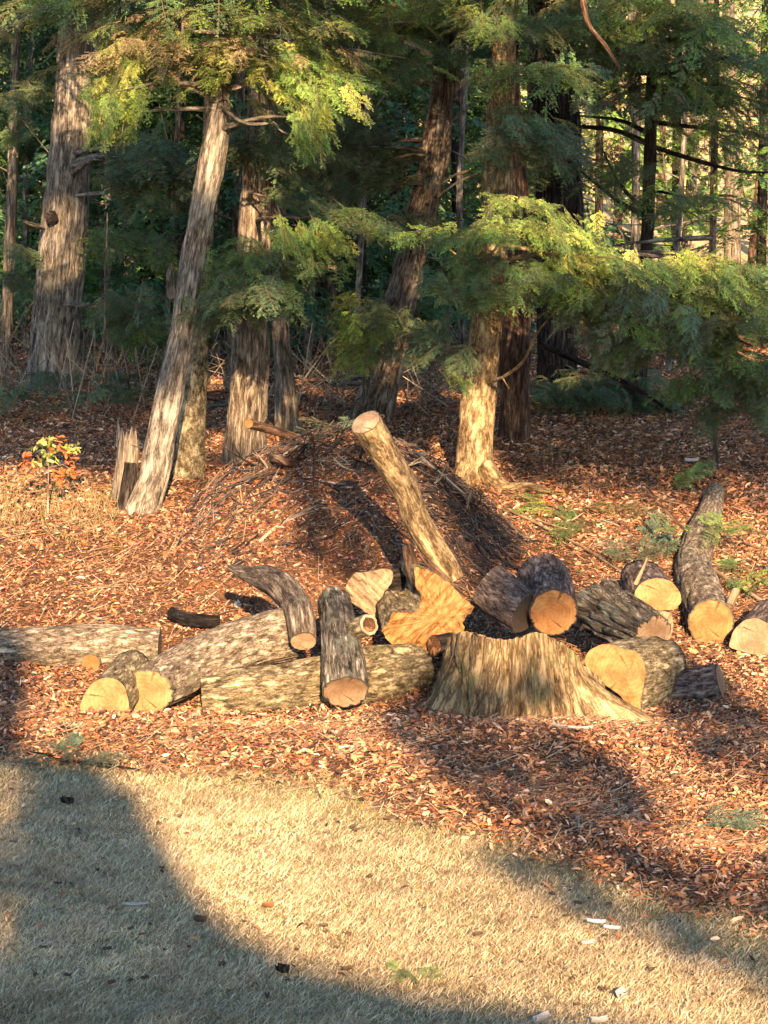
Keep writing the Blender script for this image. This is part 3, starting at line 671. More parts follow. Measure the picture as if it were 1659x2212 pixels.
kn = MB(); tube(kn, [P(112, 470, Y1 - .34), P(118, 470, Y1 - .42)], [.11, .06], 14, .03, .1, .2, 4, caps=(0, 2)); kn.build('knot', M['bark_dark'], T1)

# thin trunk at the left edge
Y0 = 33.0
T0, m0, p0, _ = trunk_thing('slim_tree', 'slim pale trunk rising at the very left edge of the wood', [(14, 800, 26), (16, 690, 26), (20, 560, 26), (26, 420, 24), (30, 250, 22), (34, 90, 20)], Y0, 'bark_pale', seed=12, seg=16)
crown(T0, m0, p0, [(30, 110, 55, 130, Y0 - 2, 1, 18, .7, 'deep'), (25, 350, 35, 120, Y0 - 2, .8, 6, .6, 'mid'), (20, 560, 40, 90, Y0 - 3, .6, 9, .6, 'deep'), (20, -200, 150, 150, Y0 - 3, 1, 16, 1.4, 'mid')], 'bark', 33)
m0.build('trunk', M['bark_pale'], T0)

# mossy short trunk behind the leaning one
Yc = Yb(408, 1030)
t, mb_, p_, _ = trunk_thing('mossy_tree', 'mossy dark trunk close behind the foot of the leaning tree', [(408, 1030, 70), (412, 950, 62), (420, 860, 52), (430, 740, 42), (440, 620, 36), (446, 480, 32), (452, 300, 30)], Yc, 'bark_moss', seed=14)
mb_.build('trunk', M['bark_moss'], t)

# pale trunk right of it, with a thin companion
Y3 = Yb(530, 998)
T3, m3, p3, _ = trunk_thing('straight_tree', 'straight trunk with a broad sunlit foot left of the leaf mound', [(528, 998, 92), (532, 930, 86), (536, 860, 86), (540, 780, 88), (542, 700, 84), (548, 600, 80), (552, 500, 76), (558, 400, 74), (562, 300, 70), (566, 100, 60)], Y3, 'bark_pale', seed=17, seg=40, ridge=.09)
crown(T3, m3, p3, [(590, 575, 130, 50, Y3 - 1.6, .6, 36, .6, 'mid'), (650, 510, 80, 30, Y3 - 1.8, .4, 16, .5, 'warm', (.8, -.3, -.3)), (550, 640, 110, 45, Y3 - 1.6, .6, 28, .55, 'deep'), (745, 480, 80, 38, Y3 - 1.6, .5, 18, .5, 'mid'), (650, 400, 60, 60, Y3 - .3, .5, 14, .6, 'deep'), (600, 300, 120, 45, Y3 - .3, .6, 22, .7, 'deep'), (560, -200, 200, 150, Y3, 1, 30, 1.3, 'mid')], 'bark', 34)
m3.build('trunk', M['bark_pale'], T3)
Y3b = Y3 + 1.8
t, mb_, p_, _ = trunk_thing('slender_tree', 'slender brown trunk just right of the straight sunlit one', [(618, 900, 52), (612, 800, 44), (606, 700, 40), (604, 560, 36), (600, 380, 32)], Y3b, 'bark_reddish', seed=19, seg=20)
mb_.build('trunk', M['bark_pale'], t)

# dark ridged leaning trunk at the centre
Y4 = Yb(805, 905)
T4, m4, p4, _ = trunk_thing('ridged_tree', 'ridged trunk leaning right behind the mound, lit only on its upper part', [(805, 905, 92), (830, 800, 82), (852, 700, 76), (878, 600, 70), (902, 500, 66), (922, 420, 64), (940, 330, 64), (952, 240, 58), (962, 150, 50), (972, 0, 44)], Y4, 'bark_grey', seed=23, seg=48, ridge=.12, rid_sc=13)
crown(T4, m4, p4, [(880, 480, 70, 26, Y4 - 1.0, .5, 16, .6, 'deep'), (780, 300, 100, 90, Y4 - .3, .6, 36, .7, 'deep'), (770, 690, 55, 90, Y4 - 1.8, .5, 24, .5, 'warm'), (860, 700, 80, 60, Y4 - 1.8, .5, 20, .5, 'deep'), (880, 80, 150, 60, Y4 - .2, .5, 26, .7, 'mid'), (780, 120, 90, 80, Y4 - 1.6, .7, 22, .65, 'mid'), (820, 30, 200, 40, Y4 - .5, .6, 20, .6, 'warm'), (700, 40, 120, 60, Y4 - 1.6, .7, 14, .6, 'mid'), (730, 370, 60, 50, Y4 - 1.3, .5, 14, .55, 'deep'), (900, -200, 250, 150, Y4, 1, 34, 1.4, 'mid')], 'bark', 35)
m4.build('trunk', M['bark_grey'], T4)

# sunlit-footed trunk right of the mound
Y5 = Yb(1028, 1040)
T5, m5, p5, _ = trunk_thing('broad_footed_tree', 'sunlit tan trunk with spreading roots right of the mound', [(1026, 1036, 84), (1026, 980, 78), (1030, 900, 82), (1040, 800, 74), (1050, 700, 70), (1060, 600, 66), (1068, 480, 64), (1076, 360, 62), (1082, 240, 58), (1090, 60, 52)], Y5, 'bark_moss', seed=27, seg=40, flare=.55)
tube(m5, [P(1040, 1000, Y5), P(1085, 1055, Y5 - .35), P(1140, 1050, Y5 - .5), P(1190, 1062, Y5 - .7)], [.13, .09, .06, .03], 12, .05, .05, .15, 9)
tube(m5, [P(1010, 1000, Y5), P(1000, 1045, Y5 - .3), P(1010, 1075, Y5 - .55)], [.12, .09, .04], 12, .05, .05, .15, 10)
tube(m5, [P(1100, 1000, Y5 + 1.4) * .001 + P(1040, 830, Y5) * .999, P(1085, 815, Y5 - .5), P(1130, 780, Y5 - .8), P(1160, 720, Y5 - .9), P(1215, 655, Y5 - 1.0)], [.03, .02, .018, .014, .008], 8, .05, .08, .15, 11)
tube(m5, [P(1085, 815, Y5 - .5), P(1100, 840, Y5 - .6)], [.012, .006], 6, .05, .05, .15, 12)
for k_, (a_, b_) in enumerate([((950, 400), (1010, 370)), ((945, 425), (1030, 375)), ((1000, 560), (900, 500)), ((1060, 640), (960, 650))]):
    tube(m5, [P(*a_, Y5 - .8), P((a_[0] + b_[0]) / 2, (a_[1] + b_[1]) / 2 - 6, Y5 - .8), P(*b_, Y5 - .6)], [.010, .014, .016], 6, .05, .05, .15, 13 + k_)
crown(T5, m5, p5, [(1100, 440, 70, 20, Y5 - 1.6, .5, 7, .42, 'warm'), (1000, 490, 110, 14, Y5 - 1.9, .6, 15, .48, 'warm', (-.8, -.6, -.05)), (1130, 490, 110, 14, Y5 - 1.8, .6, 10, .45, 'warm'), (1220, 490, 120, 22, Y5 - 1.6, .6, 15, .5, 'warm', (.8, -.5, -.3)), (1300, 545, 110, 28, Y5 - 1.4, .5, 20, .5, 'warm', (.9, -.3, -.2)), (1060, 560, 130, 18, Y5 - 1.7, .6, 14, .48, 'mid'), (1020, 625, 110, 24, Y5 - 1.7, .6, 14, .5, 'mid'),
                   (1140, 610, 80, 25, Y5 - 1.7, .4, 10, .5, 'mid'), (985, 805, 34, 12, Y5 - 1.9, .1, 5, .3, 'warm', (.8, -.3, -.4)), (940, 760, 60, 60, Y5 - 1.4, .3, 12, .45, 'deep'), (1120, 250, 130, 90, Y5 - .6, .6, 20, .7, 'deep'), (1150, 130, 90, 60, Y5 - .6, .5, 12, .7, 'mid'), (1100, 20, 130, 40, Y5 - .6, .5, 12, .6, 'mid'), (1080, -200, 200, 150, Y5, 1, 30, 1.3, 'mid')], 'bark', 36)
m5.build('trunk', M['bark_tan'], T5)
Y5b = Yb(1112, 952)
t, mb_, p_, _ = trunk_thing('shaded_tree', 'brown trunk half shaded just behind the broad footed one', [(1112, 950, 66), (1112, 880, 66), (1112, 780, 68), (1118, 680, 60), (1120, 560, 60), (1112, 420, 60), (1100, 300, 58), (1092, 100, 56)], Y5b, 'bark_reddish', seed=29, seg=30)
mb_.build('trunk', M['bark_reddish'], t)
Y5c = 29.0
t, mb_, p_, _ = trunk_thing('dark_tree', 'wide nearly black trunk rising right of the reddish ones', [(1205, 900, 92), (1204, 760, 88), (1204, 640, 90), (1206, 480, 104), (1202, 320, 104), (1196, 180, 100), (1190, 60, 96)], Y5c, 'bark_dark', seed=30, seg=36, ridge=.09)
crown(t, mb_, p_, [(1170, 330, 120, 80, Y5c - 1.5, .5, 22, .7, 'deep'), (1190, 60, 120, 70, Y5c - 1.5, .6, 22, .8, 'deep'), (1290, 820, 130, 45, Y5c - 1.2, .6, 40, .6, 'deep'), (1380, 860, 90, 25, Y5c - 1, .5, 18, .5, 'deep'), (1200, -200, 200, 150, Y5c, 1, 20, 1.4, 'deep')], 'bark', 37)
mb_.build('trunk', M['bark_dark'], t)

# slim dark tree with long bare limbs, right
Y6 = 27.5
t, mb_, p_, _ = trunk_thing('bare_limbed_tree', 'slim dark trunk crossed by long bare horizontal limbs', [(1384, 800, 26), (1392, 640, 26), (1400, 470, 28), (1404, 330, 28), (1408, 190, 26), (1412, 60, 24)], Y6, 'bark_dark', seed=33, seg=16)
for k_, pl in enumerate([[(1404, 315), (1500, 345), (1600, 370), (1690, 372)], [(1404, 290), (1340, 260), (1250, 250)], [(1400, 310), (1320, 280), (1200, 270), (1100, 250)], [(1402, 200), (1480, 205), (1560, 200), (1680, 235)], [(1400, 470), (1330, 430), (1230, 350), (1190, 330)], [(1400, 460), (1340, 400), (1300, 320)], [(1406, 160), (1340, 150), (1290, 140)]]):
    tube(mb_, [P(a, b, Y6 - .12 * i) for i, (a, b) in enumerate(pl)], list(np.linspace(.034, .010, len(pl))), 8, .06, .08, .2, 50 + k_)
crown(t, mb_, p_, [(1330, 60, 150, 80, Y6 - 1, .8, 52, .7, 'mid'), (1480, 120, 140, 90, Y6 - 1.2, .8, 56, .65, 'mid'), (1440, 30, 160, 50, Y6 - 1.2, .8, 30, .65, 'warm'), (1390, 200, 110, 50, Y6 - 1, .8, 20, .55, 'deep'), (1560, 170, 110, 60, Y6 - 1.1, .6, 22, .6, 'deep'), (1340, 400, 100, 60, Y6 - .8, .5, 14, .5, 'deep'), (1550, 300, 110, 50, Y6 - .8, .5, 13, .5, 'mid'), (1500, 420, 130, 50, Y6 - .8, .5, 12, .5, 'mid'), (1400, -200, 300, 150, Y6, 1, 40, 1.3, 'mid')], 'bark', 38)
mb_.build('trunk', M['bark_dark'], t)

# young hemlock at the right with wide blue green boughs
Y8 = Yb(1546, 1015)
T8, m8, p8, _ = trunk_thing('young_hemlock', 'young hemlock with wide drooping green boughs at the right side', [(1546, 1015, 15), (1545, 900, 14), (1544, 800, 13), (1542, 700, 12), (1540, 560, 11), (1538, 470, 7)], Y8, 'bark_grey', seed=35, seg=12, top=None, flare=0)
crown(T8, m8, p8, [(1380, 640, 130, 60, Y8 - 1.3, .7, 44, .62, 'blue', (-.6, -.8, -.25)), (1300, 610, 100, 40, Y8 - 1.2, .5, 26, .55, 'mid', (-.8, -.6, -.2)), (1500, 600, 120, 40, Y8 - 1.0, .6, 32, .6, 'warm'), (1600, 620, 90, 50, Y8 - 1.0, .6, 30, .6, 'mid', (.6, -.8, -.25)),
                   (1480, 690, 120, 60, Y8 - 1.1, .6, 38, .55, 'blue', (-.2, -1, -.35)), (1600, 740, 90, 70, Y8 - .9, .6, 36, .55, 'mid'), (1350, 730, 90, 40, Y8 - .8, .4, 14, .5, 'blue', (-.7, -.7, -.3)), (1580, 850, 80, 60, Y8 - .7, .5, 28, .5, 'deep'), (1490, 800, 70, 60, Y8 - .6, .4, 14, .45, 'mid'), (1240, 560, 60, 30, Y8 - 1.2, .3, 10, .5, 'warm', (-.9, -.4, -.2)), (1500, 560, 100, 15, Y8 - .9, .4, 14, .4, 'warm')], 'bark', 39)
m8.build('trunk', M['bark_grey'], T8)

# hanging orange bare branch at the top: broken limb of an unseen bough, caught in the foliage
rb = thing('hanging_branch', P(1262, -40, 23), 'bare orange brown branch hanging down from the top edge', 'branch')
mb = MB(); tube(mb, [P(1256, -50, 23.2), P(1262, 20, 23), P(1275, 60, 23), P(1305, 95, 23), P(1340, 150, 22.9)], [.034, .03, .026, .022, .012], 10, .04, .06, .12, 5); mb.build('bark', M['bark_reddish'], rb)

# ------------------------------------------------------------------ trees farther in
def far_hemlock(i, u, Y, wpx, label, top=11, n=70, pal='deep', zmin=1.6, spread=1.9, size=1.0, bark='bark_dark', lean=0.0, grp='dark hemlocks deep in the wood'):
    r = np.random.default_rng(500 + i)
    x = (u - 829.5) * PX(Y); z0 = float(G(x, Y)); rad = wpx / 2 * PX(Y)
    root = thing('hemlock_tree', (x, Y, z0), label, 'tree', grp)
    mb_ = MB(); pts = np.array([[x, Y, z0 - .3], [x + lean * .3, Y, z0 + 2.5], [x + lean * .7, Y, z0 + 6], [x + lean, Y, z0 + top]])
    tube(mb_, pts, [rad * 1.25, rad, rad * .8, rad * .3], 14, .2, .08, .08, i)
    hz = z0 + zmin + (top - zmin) * r.random(n) ** 1.1; an = r.uniform(0, 2 * np.pi, n); fr = (1 - (hz - z0) / (top + 2)); rr_ = spread * fr * r.uniform(.15, 1, n)
    dirs = np.stack([np.cos(an), np.sin(an), r.normal(-.25, .15, n)], -1)
    cx_ = x + lean * (hz - z0) / top
    org = np.stack([cx_ + rr_ * np.cos(an), Y + rr_ * np.sin(an), hz], -1)
    m_ = MB(); fronds(m_, org, dirs, size * r.uniform(.7, 1.3, n), r, GREENS[pal], FRC, wood=False)
    m_.build('crown', M['leaf'], root, smooth=False, bcattr=False)
    for q in range(10):
        k = r.integers(n); tube(mb_, [[cx_[k], Y, hz[k] + .2], (np.array([cx_[k], Y, hz[k] + .2]) + org[k]) / 2 + [0, 0, .1], org[k]], [.03, .02, .008], 5, .4, 0, .1, q)
    mb_.build('trunk', M[bark], root)
FH = [(-70, 37, 40, 'dark hemlock closing the left edge of the wood'), (68, 42, 26, 'dark hemlock in the gap beside the slim left edge trunk'), (232, 36, 22, 'dark hemlock directly right of the thickest pale trunk'),
      (320, 39, 30, 'dark hemlock left of the leaning tree, deep in shade'), (395, 34, 20, 'dark hemlock whose boughs show behind the leaning trunk'), (470, 40, 30, 'dark hemlock between the leaning and the straight trunk'),
      (640, 36, 24, 'dark hemlock behind the slender brown trunk'), (700, 41, 30, 'dark hemlock left of the ridged trunk, farther back'), (780, 35, 24, 'dark hemlock right behind the leaf mound'),
      (860, 42, 30, 'dark hemlock hidden half behind the ridged trunk'), (985, 38, 24, 'dark hemlock between the ridged and the broad footed trunk'), (1150, 40, 34, 'dark hemlock behind the pair of reddish trunks'), (160, 43, 30, 'dark hemlock far behind the thickest pale trunk')]
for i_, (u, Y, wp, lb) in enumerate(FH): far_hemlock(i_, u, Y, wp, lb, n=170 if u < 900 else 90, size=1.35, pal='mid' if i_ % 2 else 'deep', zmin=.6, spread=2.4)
for i_, (u, Y, lb) in enumerate([(-40, 50, 'dense back row hemlock filling the far left edge'), (75, 47, 'dense back row hemlock left of the thickest trunk'), (200, 52, 'dense back row hemlock right of the thickest trunk'), (300, 48, 'dense back row hemlock left of the leaning tree'),
        (400, 53, 'dense back row hemlock behind the leaning tree'), (500, 47, 'dense back row hemlock left of the straight trunk'), (600, 52, 'dense back row hemlock right of the straight trunk'), (690, 48, 'dense back row hemlock above the left of the mound'), (790, 53, 'dense back row hemlock left of the ridged trunk'), (890, 48, 'dense back row hemlock behind the ridged trunk'), (1150, 49, 'dense back row hemlock between the reddish and the wide dark trunk')]):
    far_hemlock(70 + i_, u, Y, 24, lb, n=150, size=1.8, zmin=.8, spread=2.0, grp='back row of dense hemlocks')
FR2 = [(1850, 31, 30, 'broad hemlock well outside the right edge, nearer one'), (2000, 36, 30, 'broad hemlock well outside the right edge, farther one'), (-230, 33, 30, 'broad hemlock well outside the left edge'), (1290, 46, 18, 'thin hemlock with gaps of light right of the dark wide trunk'), (1370, 44, 16, 'thin hemlock behind the slim dark trunk with bare limbs'), (1455, 48, 20, 'thin hemlock in the bright gap right of the bare limbs'),
       (1535, 43, 16, 'thin hemlock rising behind the young hemlock'), (1640, 45, 22, 'thin hemlock near the right edge before the bright slope'), (1720, 38, 26, 'dense hemlock just outside the right edge'), (1060, 50, 18, 'thin hemlock in the bright gap beside the ridged trunk')]
for i_, (u, Y, wp, lb) in enumerate(FR2): far_hemlock(40 + i_, u, Y, wp, lb, n=50, pal='mid', size=1.0, spread=2.0, grp='thin hemlocks before the bright slope')

def bare_tree(i, u, Y, wpx, label, bark='bark_pale', top=12, leafy=0, lean=0, grp='pale bare trees on the slope'):
    r = np.random.default_rng(900 + i); x = (u - 829.5) * PX(Y); z0 = float(G(x, Y)); rad = wpx / 2 * PX(Y)
    root = thing('bare_tree', (x, Y, z0), label, 'tree', grp)
    mb_ = MB(); pts = np.array([[x, Y, z0 - .3], [x + lean * .3 + r.normal(0, .08), Y, z0 + 3], [x + lean * .7 + r.normal(0, .1), Y, z0 + 7], [x + lean, Y, z0 + top]])
    tube(mb_, pts, [rad * 1.2, rad, rad * .8, rad * .4], 12, .25, .05, .08, i)
    tips = []
    for k in range(14):
        h_ = r.uniform(1.5, top - 1); b = np.array([x + lean * h_ / top, Y, z0 + h_]); d = unit(np.array([r.normal(), r.normal() * .6, r.uniform(.1, .9)])); l = r.uniform(.8, 2.4)
        e = b + d * l; tube(mb_, [b, (b + e) / 2 + [0, 0, -.1], e], [rad * .3, rad * .2, .01], 5, .3, 0, .1, k); tips += [b + d * l * f for f in (.5, .7, .85, 1)]
    mb_.build('trunk', M[bark], root)
    if leafy:
        tips = np.array(tips); k = r.integers(len(tips), size=leafy); m_ = MB()
        leaves(m_, tips[k] + r.normal(0, .35, (leafy, 3)), r.uniform(.04, .11, leafy), r, 1.5, pal=np.array(GREENS['beech']))
        m_.build('crown', M['litter'], root, smooth=False, bcattr=False)
BT = [(498, 33, 22, 'grey trunk just left of the straight sunlit one', 0, 'bark_grey'), (456, 52, 26, 'pale lit trunk glimpsed right of the leaning trunk', 0, 'bark_pale'), (608, 56, 20, 'pale lit trunk glimpsed right of the straight one', 500, 'bark_pale'),
      (680, 44, 20, 'grey trunk in the dim gap left of the centre', 0, 'bark_grey'), (1010, 58, 22, 'pale trunk with tan leaves beside the ridged trunk', 900, 'bark_pale'), (1245, 60, 12, 'thin white lit trunk near the top right of the dark wide trunk', 700, 'bark_pale'),
      (1466, 50, 22, 'pale dead trunk standing behind the young hemlock boughs', 500, 'bark_pale'), (1578, 56, 34, 'brightest pale trunk near the right edge', 900, 'bark_pale'), (1530, 66, 20, 'thin pale trunk left of the brightest one', 900, 'bark_pale'),
      (1640, 62, 24, 'pale trunk at the right edge on the slope', 900, 'bark_pale'), (1330, 64, 18, 'pale trunk with tan leaves in the middle of the right gap', 900, 'bark_reddish'), (1420, 68, 16, 'slim brown trunk on the bright slope', 900, 'bark_reddish'),
      (1610, 50, 16, 'slim red brown trunk leaning at the right edge', 500, 'bark_reddish'), (330, 60, 22, 'distant trunk behind the thick pale one and the leaning one', 600, 'bark_grey'), (60, 58, 24, 'distant trunk in the left edge gap', 600, 'bark_pale'),
      (780, 62, 22, 'distant trunk glimpsed left of the ridged trunk', 800, 'bark_pale'), (1500, 80, 26, 'far trunk high on the bright slope, left of the right edge', 1200, 'bark_pale'), (1280, 82, 24, 'far trunk high on the bright slope near the dark trunk', 1200, 'bark_pale'), (1180, 75, 24, 'far trunk behind the wide dark one', 1000, 'bark_pale'), (900, 78, 24, 'far trunk behind the ridged one', 1000, 'bark_pale')]
for i_, (u, Y, wp, lb, lf, bk) in enumerate(BT): bare_tree(i_, u, Y, wp, lb, bk, leafy=lf, top=14 if Y > 70 else 12, lean=.5 if i_ % 3 == 0 else -.1)
GT = [(236, 34, 15, 'slim grey trunk just right of the thickest pale trunk'), (290, 37, 20, 'grey trunk halfway between the thickest pale trunk and the leaning one'), (352, 33, 12, 'thin grey trunk touching the left of the leaning trunk'), (470, 35, 20, 'grey trunk between the leaning and the straight trunk'),
      (662, 34, 16, 'thin grey trunk right of the slender brown one'), (715, 37, 22, 'grey trunk midway between the slender brown and the ridged trunk'), (758, 33, 12, 'thin grey trunk left of the ridged trunk'), (1000, 34, 14, 'thin grey trunk between the ridged and the broad footed trunk'), (58, 36, 14, 'thin grey trunk between the left edge trunk and the thickest one'), (1360, 35, 18, 'grey trunk behind the low dark bush'), (1440, 33, 12, 'thin grey trunk left of the young hemlock')]
for i_, (u, Y, wp, lb) in enumerate(GT): bare_tree(60 + i_, u, Y, wp, lb, 'bark_silver', top=10, lean=[.3, -.2, .5, .1][i_ % 4], grp='slim grey trunks inside the wood')
r = np.random.default_rng(66); k = 480; y = r.uniform(27, 37, k); x = r.uniform(-5.5, 1.2, k) * y / 30; a = np.stack([x, y, G(x, y)], -1); hh = r.uniform(.15, 1.1, k) ** 1.3
b = a + np.stack([r.normal(0, .45, k), r.normal(0, .3, k), hh], -1); c0 = np.array([[.20, .15, .11], [.12, .09, .07], [.34, .27, .19]])[r.choice(3, k)]
m6 = MB(); sticks(m6, a, b, r.uniform(.003, .010, k), c0); mid = (a + b) / 2; sticks(m6, mid, mid + np.stack([r.normal(0, .25, k), r.normal(0, .2, k), r.uniform(0, .35, k)], -1), r.uniform(.002, .006, k), c0)
tag(m6.build('twiggy_undergrowth', M['twig'], smooth=False, bcattr=False), 'bare twiggy undergrowth in the dim wood behind the left trunks', 'undergrowth', None, 'stuff')
# wooded slope that reads as one mass
r = np.random.default_rng(77); n = 26000; y = r.uniform(62, 150, n); x = r.uniform(-1, 1, n) * (y * .2 + 4); mb = MB()
cl = n2(x, y, .12, 3); s = cl > -.15; x, y = x[s], y[s]; n = len(x)
leaves(mb, np.stack([x, y, G(x, y) + r.uniform(.2, 5.5, n)], -1), r.uniform(.12, .34, n), r, 1.6, pal=np.array([(.55, .42, .2), (.66, .54, .3), (.45, .42, .14), (.25, .28, .09), (.12, .16, .06), (.12, .15, .05)]))
tag(mb.build('distant_thicket', M['litter'], smooth=False, bcattr=False), 'sunlit tan and yellow thicket far behind the trees', 'thicket', None, 'stuff')

# ------------------------------------------------------------------ logs
def lie(pts, Ys=None, lift=0):
    pts = np.asarray(pts, float); out_ = []
    for k, (u, v, r_) in enumerate(pts):
        out_.append(P(u, v, Ys[k]) if Ys is not None else gp(u, v, r_ * .85, lift, surf=G))
    out_ = np.array(out_); return out_, pts[:, 2] * out_[:, 1] / F
def yl(u, v): return float(gp(u, v, surf=G)[1])           # distance of the ground under a pixel
GL = 'freshly cut logs in the pile'
# left group
p, r_ = lie([(-90, 1408, 40), (60, 1398, 46), (200, 1392, 48), (345, 1398, 44)])
log('fallen_log', 'long weathered grey log lying across the left edge', 'log', p, r_, 'bark_log', (None, None), seed=4, group=GL, lump=.1)
y = yl(225, 1556)
outline_log('cut_log', 'wedge shaped pale cut log end, leftmost at the front', 'log', [(170, 1556), (171, 1530), (184, 1495), (203, 1472), (226, 1463), (250, 1466), (270, 1482), (277, 1512), (281, 1542), (264, 1560), (216, 1553)], y, (.12, .55, .12), 'bark_moss', 'cut_yellow', 3, GL, centre=(228, 1522))
y = yl(320, 1548)
p, r_ = lie([(320, 1494, 53), (332, 1484, 56), (380, 1458, 59), (450, 1425, 62), (535, 1394, 62), (622, 1372, 62)], [y - .05, y + .1, y + .3, y + .5, y + .7, y + .85])
log('cut_log', 'thick mottled log with a round yellow sawn end beside the wedge shaped one', 'log', p, r_, 'bark_log', ('f', None), 'cut_yellow', 6, GL, seg=48, lump=.12, ridge=.07, rfun=lambda th, L: 1 + .05 * np.cos(2 * th + .6) + .03 * np.cos(3 * th))
p, r_ = lie([(196, 1433, 22), (206, 1424, 21), (240, 1402, 20)])
log('cut_log', 'small orange log end above the wedge shaped one', 'log', p, r_, 'bark_log', ('f', None), 'cut_orange', 7, GL, seg=24)
p, r_ = lie([(440, 1505, 46), (520, 1499, 54), (650, 1486, 62), (780, 1462, 66), (905, 1446, 56)])
log('fallen_log', 'longest mossy trunk lying along the middle of the pile', 'log', p, r_, 'bark_moss', (None, None), seed=9, group=GL, seg=52, lump=.12, ridge=.09)
p, r_ = lie([(656, 1385, 31), (652, 1345, 33), (640, 1310, 34), (612, 1272, 36), (572, 1248, 30), (535, 1240, 18), (500, 1226, 9)], [18.0, 18.15, 18.4, 18.75, 19.1, 19.3, 19.5])
log('cut_limb', 'bent grey limb with a small pale end and dark pith resting on the long trunk', 'log', p, r_, 'bark_grey', ('f', None), 'cut_pale', 11, GL, seg=28)
y = yl(745, 1545)
p, r_ = lie([(746, 1495, 53), (742, 1450, 52), (737, 1400, 47), (730, 1345, 42), (722, 1300, 38)], [17.45, 17.62, 17.84, 18.2, 18.75])
y = 17.55
tn = log('cut_log', 'tipped mossy log with a brown sawn end and hollow side stub', 'log', p, r_, 'bark_lichen', ('f', 'b'), 'cut_tan', 13, GL, seg=44, lump=.1, dish=.035)
mb = MB(); sp = [P(758, 1362, y + .42), P(780, 1356, y + .25), P(797, 1350, y + .16)]
pp, X, T, A, B = tube(mb, sp[::-1], [.088, .085, .09], 20, .02, .08, .12, 5, caps=(1, 0)); st = mb.build('stub', M['bark_moss'], tn)
cut_disc(X[0], pp[0], -T[0], .004, 3, dish=.05, scale=.72).build('hollow', M['hollow'], st, smooth=False)
mb = MB(); mb2 = MB(); ring = X[0]; c_ = pp[0]; inn = c_ + (ring - c_) * .70; k = np.arange(20)
mb.add(np.concatenate([c_ + (ring - c_) * .95 - T[0] * .006, inn - T[0] * .006]), np.stack([k + 20, (k + 1) % 20 + 20, (k + 1) % 20, k], -1)); mb.build('cut_face', M['cut_pale'], st)
y = 19.35
outline_log('split_chunk', 'split pale chunk with dark bark on its right, behind the tipped log', 'wood chunk', [(735, 1310), (748, 1262), (756, 1240), (800, 1232), (842, 1228), (850, 1236), (838, 1275), (824, 1335), (806, 1334), (780, 1318), (760, 1300)], y, (.28, .30, -.02), 'bark_dark', 'split', 15, GL, rough=.03, edge_rough=.02)
# splintered butt of the felled tree, and the pole standing on it
y = 18.75
sb = outline_log('splintered_butt', 'jagged orange butt where the felled trunk tore off its stump', 'log', [(892, 1232), (905, 1226), (938, 1236), (975, 1262), (1000, 1290), (1027, 1312), (1012, 1332), (1002, 1340), (1000, 1378), (955, 1372), (935, 1376), (930, 1418), (900, 1412), (860, 1398), (835, 1382), (824, 1362), (842, 1340), (850, 1318), (880, 1325), (902, 1318), (912, 1285), (898, 1262)], y, (-.16, .55, .12), 'bark_moss', 'splinter', 17, GL, rough=.045, edge_rough=.03, tiltv=.1, centre=(950, 1335), shrink=.75)
mb = MB(); r = np.random.default_rng(5)
for k in range(0):
    u0 = r.uniform(850, 1010); v0 = 1300 + r.uniform(-45, 75); a = P(u0, v0, y - .02); b = a + np.array([r.uniform(.0, .12), -r.uniform(.02, .08), r.uniform(.0, .12)])
    tube(mb, [a + [0, .12, 0], (a + b) / 2, b], [.02, .012, .003], 5, .03, .2, .3, k)

p, r_ = lie([(790, 912, 35), (830, 978, 32), (874, 1052, 31), (904, 1130, 31), (960, 1225, 33), (976, 1256, 31)], [18.95, 19.14, 19.24, 19.32, 19.4, 19.4])
log('upright_pole', 'pole like mossy log standing up out of the pile, sawn at its top', 'log', p, r_, 'bark_tan', ('f', 'b'), 'cut_pale', 21, GL, seg=36, lump=.09)
mb = MB(); tube(mb, [P(815, 905, 19.05), P(829, 898, 19.0)], [.03, .015], 8, .02, .1, .2, 2, caps=(0, 2)); mb.build('burr', M['bark_pale'], bpy.data.objects['upright_pole'])
mb = MB()   # torn bark strip along the foot of the pole
tube(mb, [P(880, 1180, 19.1), P(890, 1225, 19.05), P(900, 1275, 19.0)], [.05, .07, .03], 10, .03, .2, .3, 8); tube(mb, [P(905, 1195, 19.02), P(950, 1240, 19.0), P(1005, 1290, 18.98)], [.02, .03, .02], 8, .03, .2, .3, 9)
mb.build('torn_bark', M['bark_reddish'], bpy.data.objects['upright_pole'])
p, r_ = lie([(858, 1325, 24), (872, 1285, 32), (874, 1235, 30)], [19.5, 19.7, 19.9])
log('dark_log', 'dark log wedged upright between the split chunk and the orange butt', 'log', p, r_, 'bark_reddish', (None, None), seed=23, group=GL, seg=24)
p, r_ = lie([(938, 1396, 26), (970, 1392, 27), (1010, 1388, 20)], [18.6, 18.7, 18.9])
log('dark_log', 'short black log end under the orange butt beside the stump', 'log', p, r_, 'bark_dark', ('f', None), 'hollow', 25, GL, seg=22)
p, r_ = lie([(718, 1298, 15), (690, 1262, 18), (640, 1222, 12), (590, 1180, 13), (550, 1165, 9), (518, 1140, 6)])
log('dark_log', 'long blackened limb running up left onto the mound', 'log', p, r_, 'bark_black', (None, None), seed=26, group=GL, seg=22, lump=.2)
p, r_ = lie([(368, 1322, 12), (410, 1338, 16), (475, 1342, 13)], [20.0, 19.9, 19.9])
log('dark_log', 'short dark branch piece lying behind the thick mottled log', 'log', p, r_, 'bark_black', (None, None), seed=28, group=GL, seg=16)
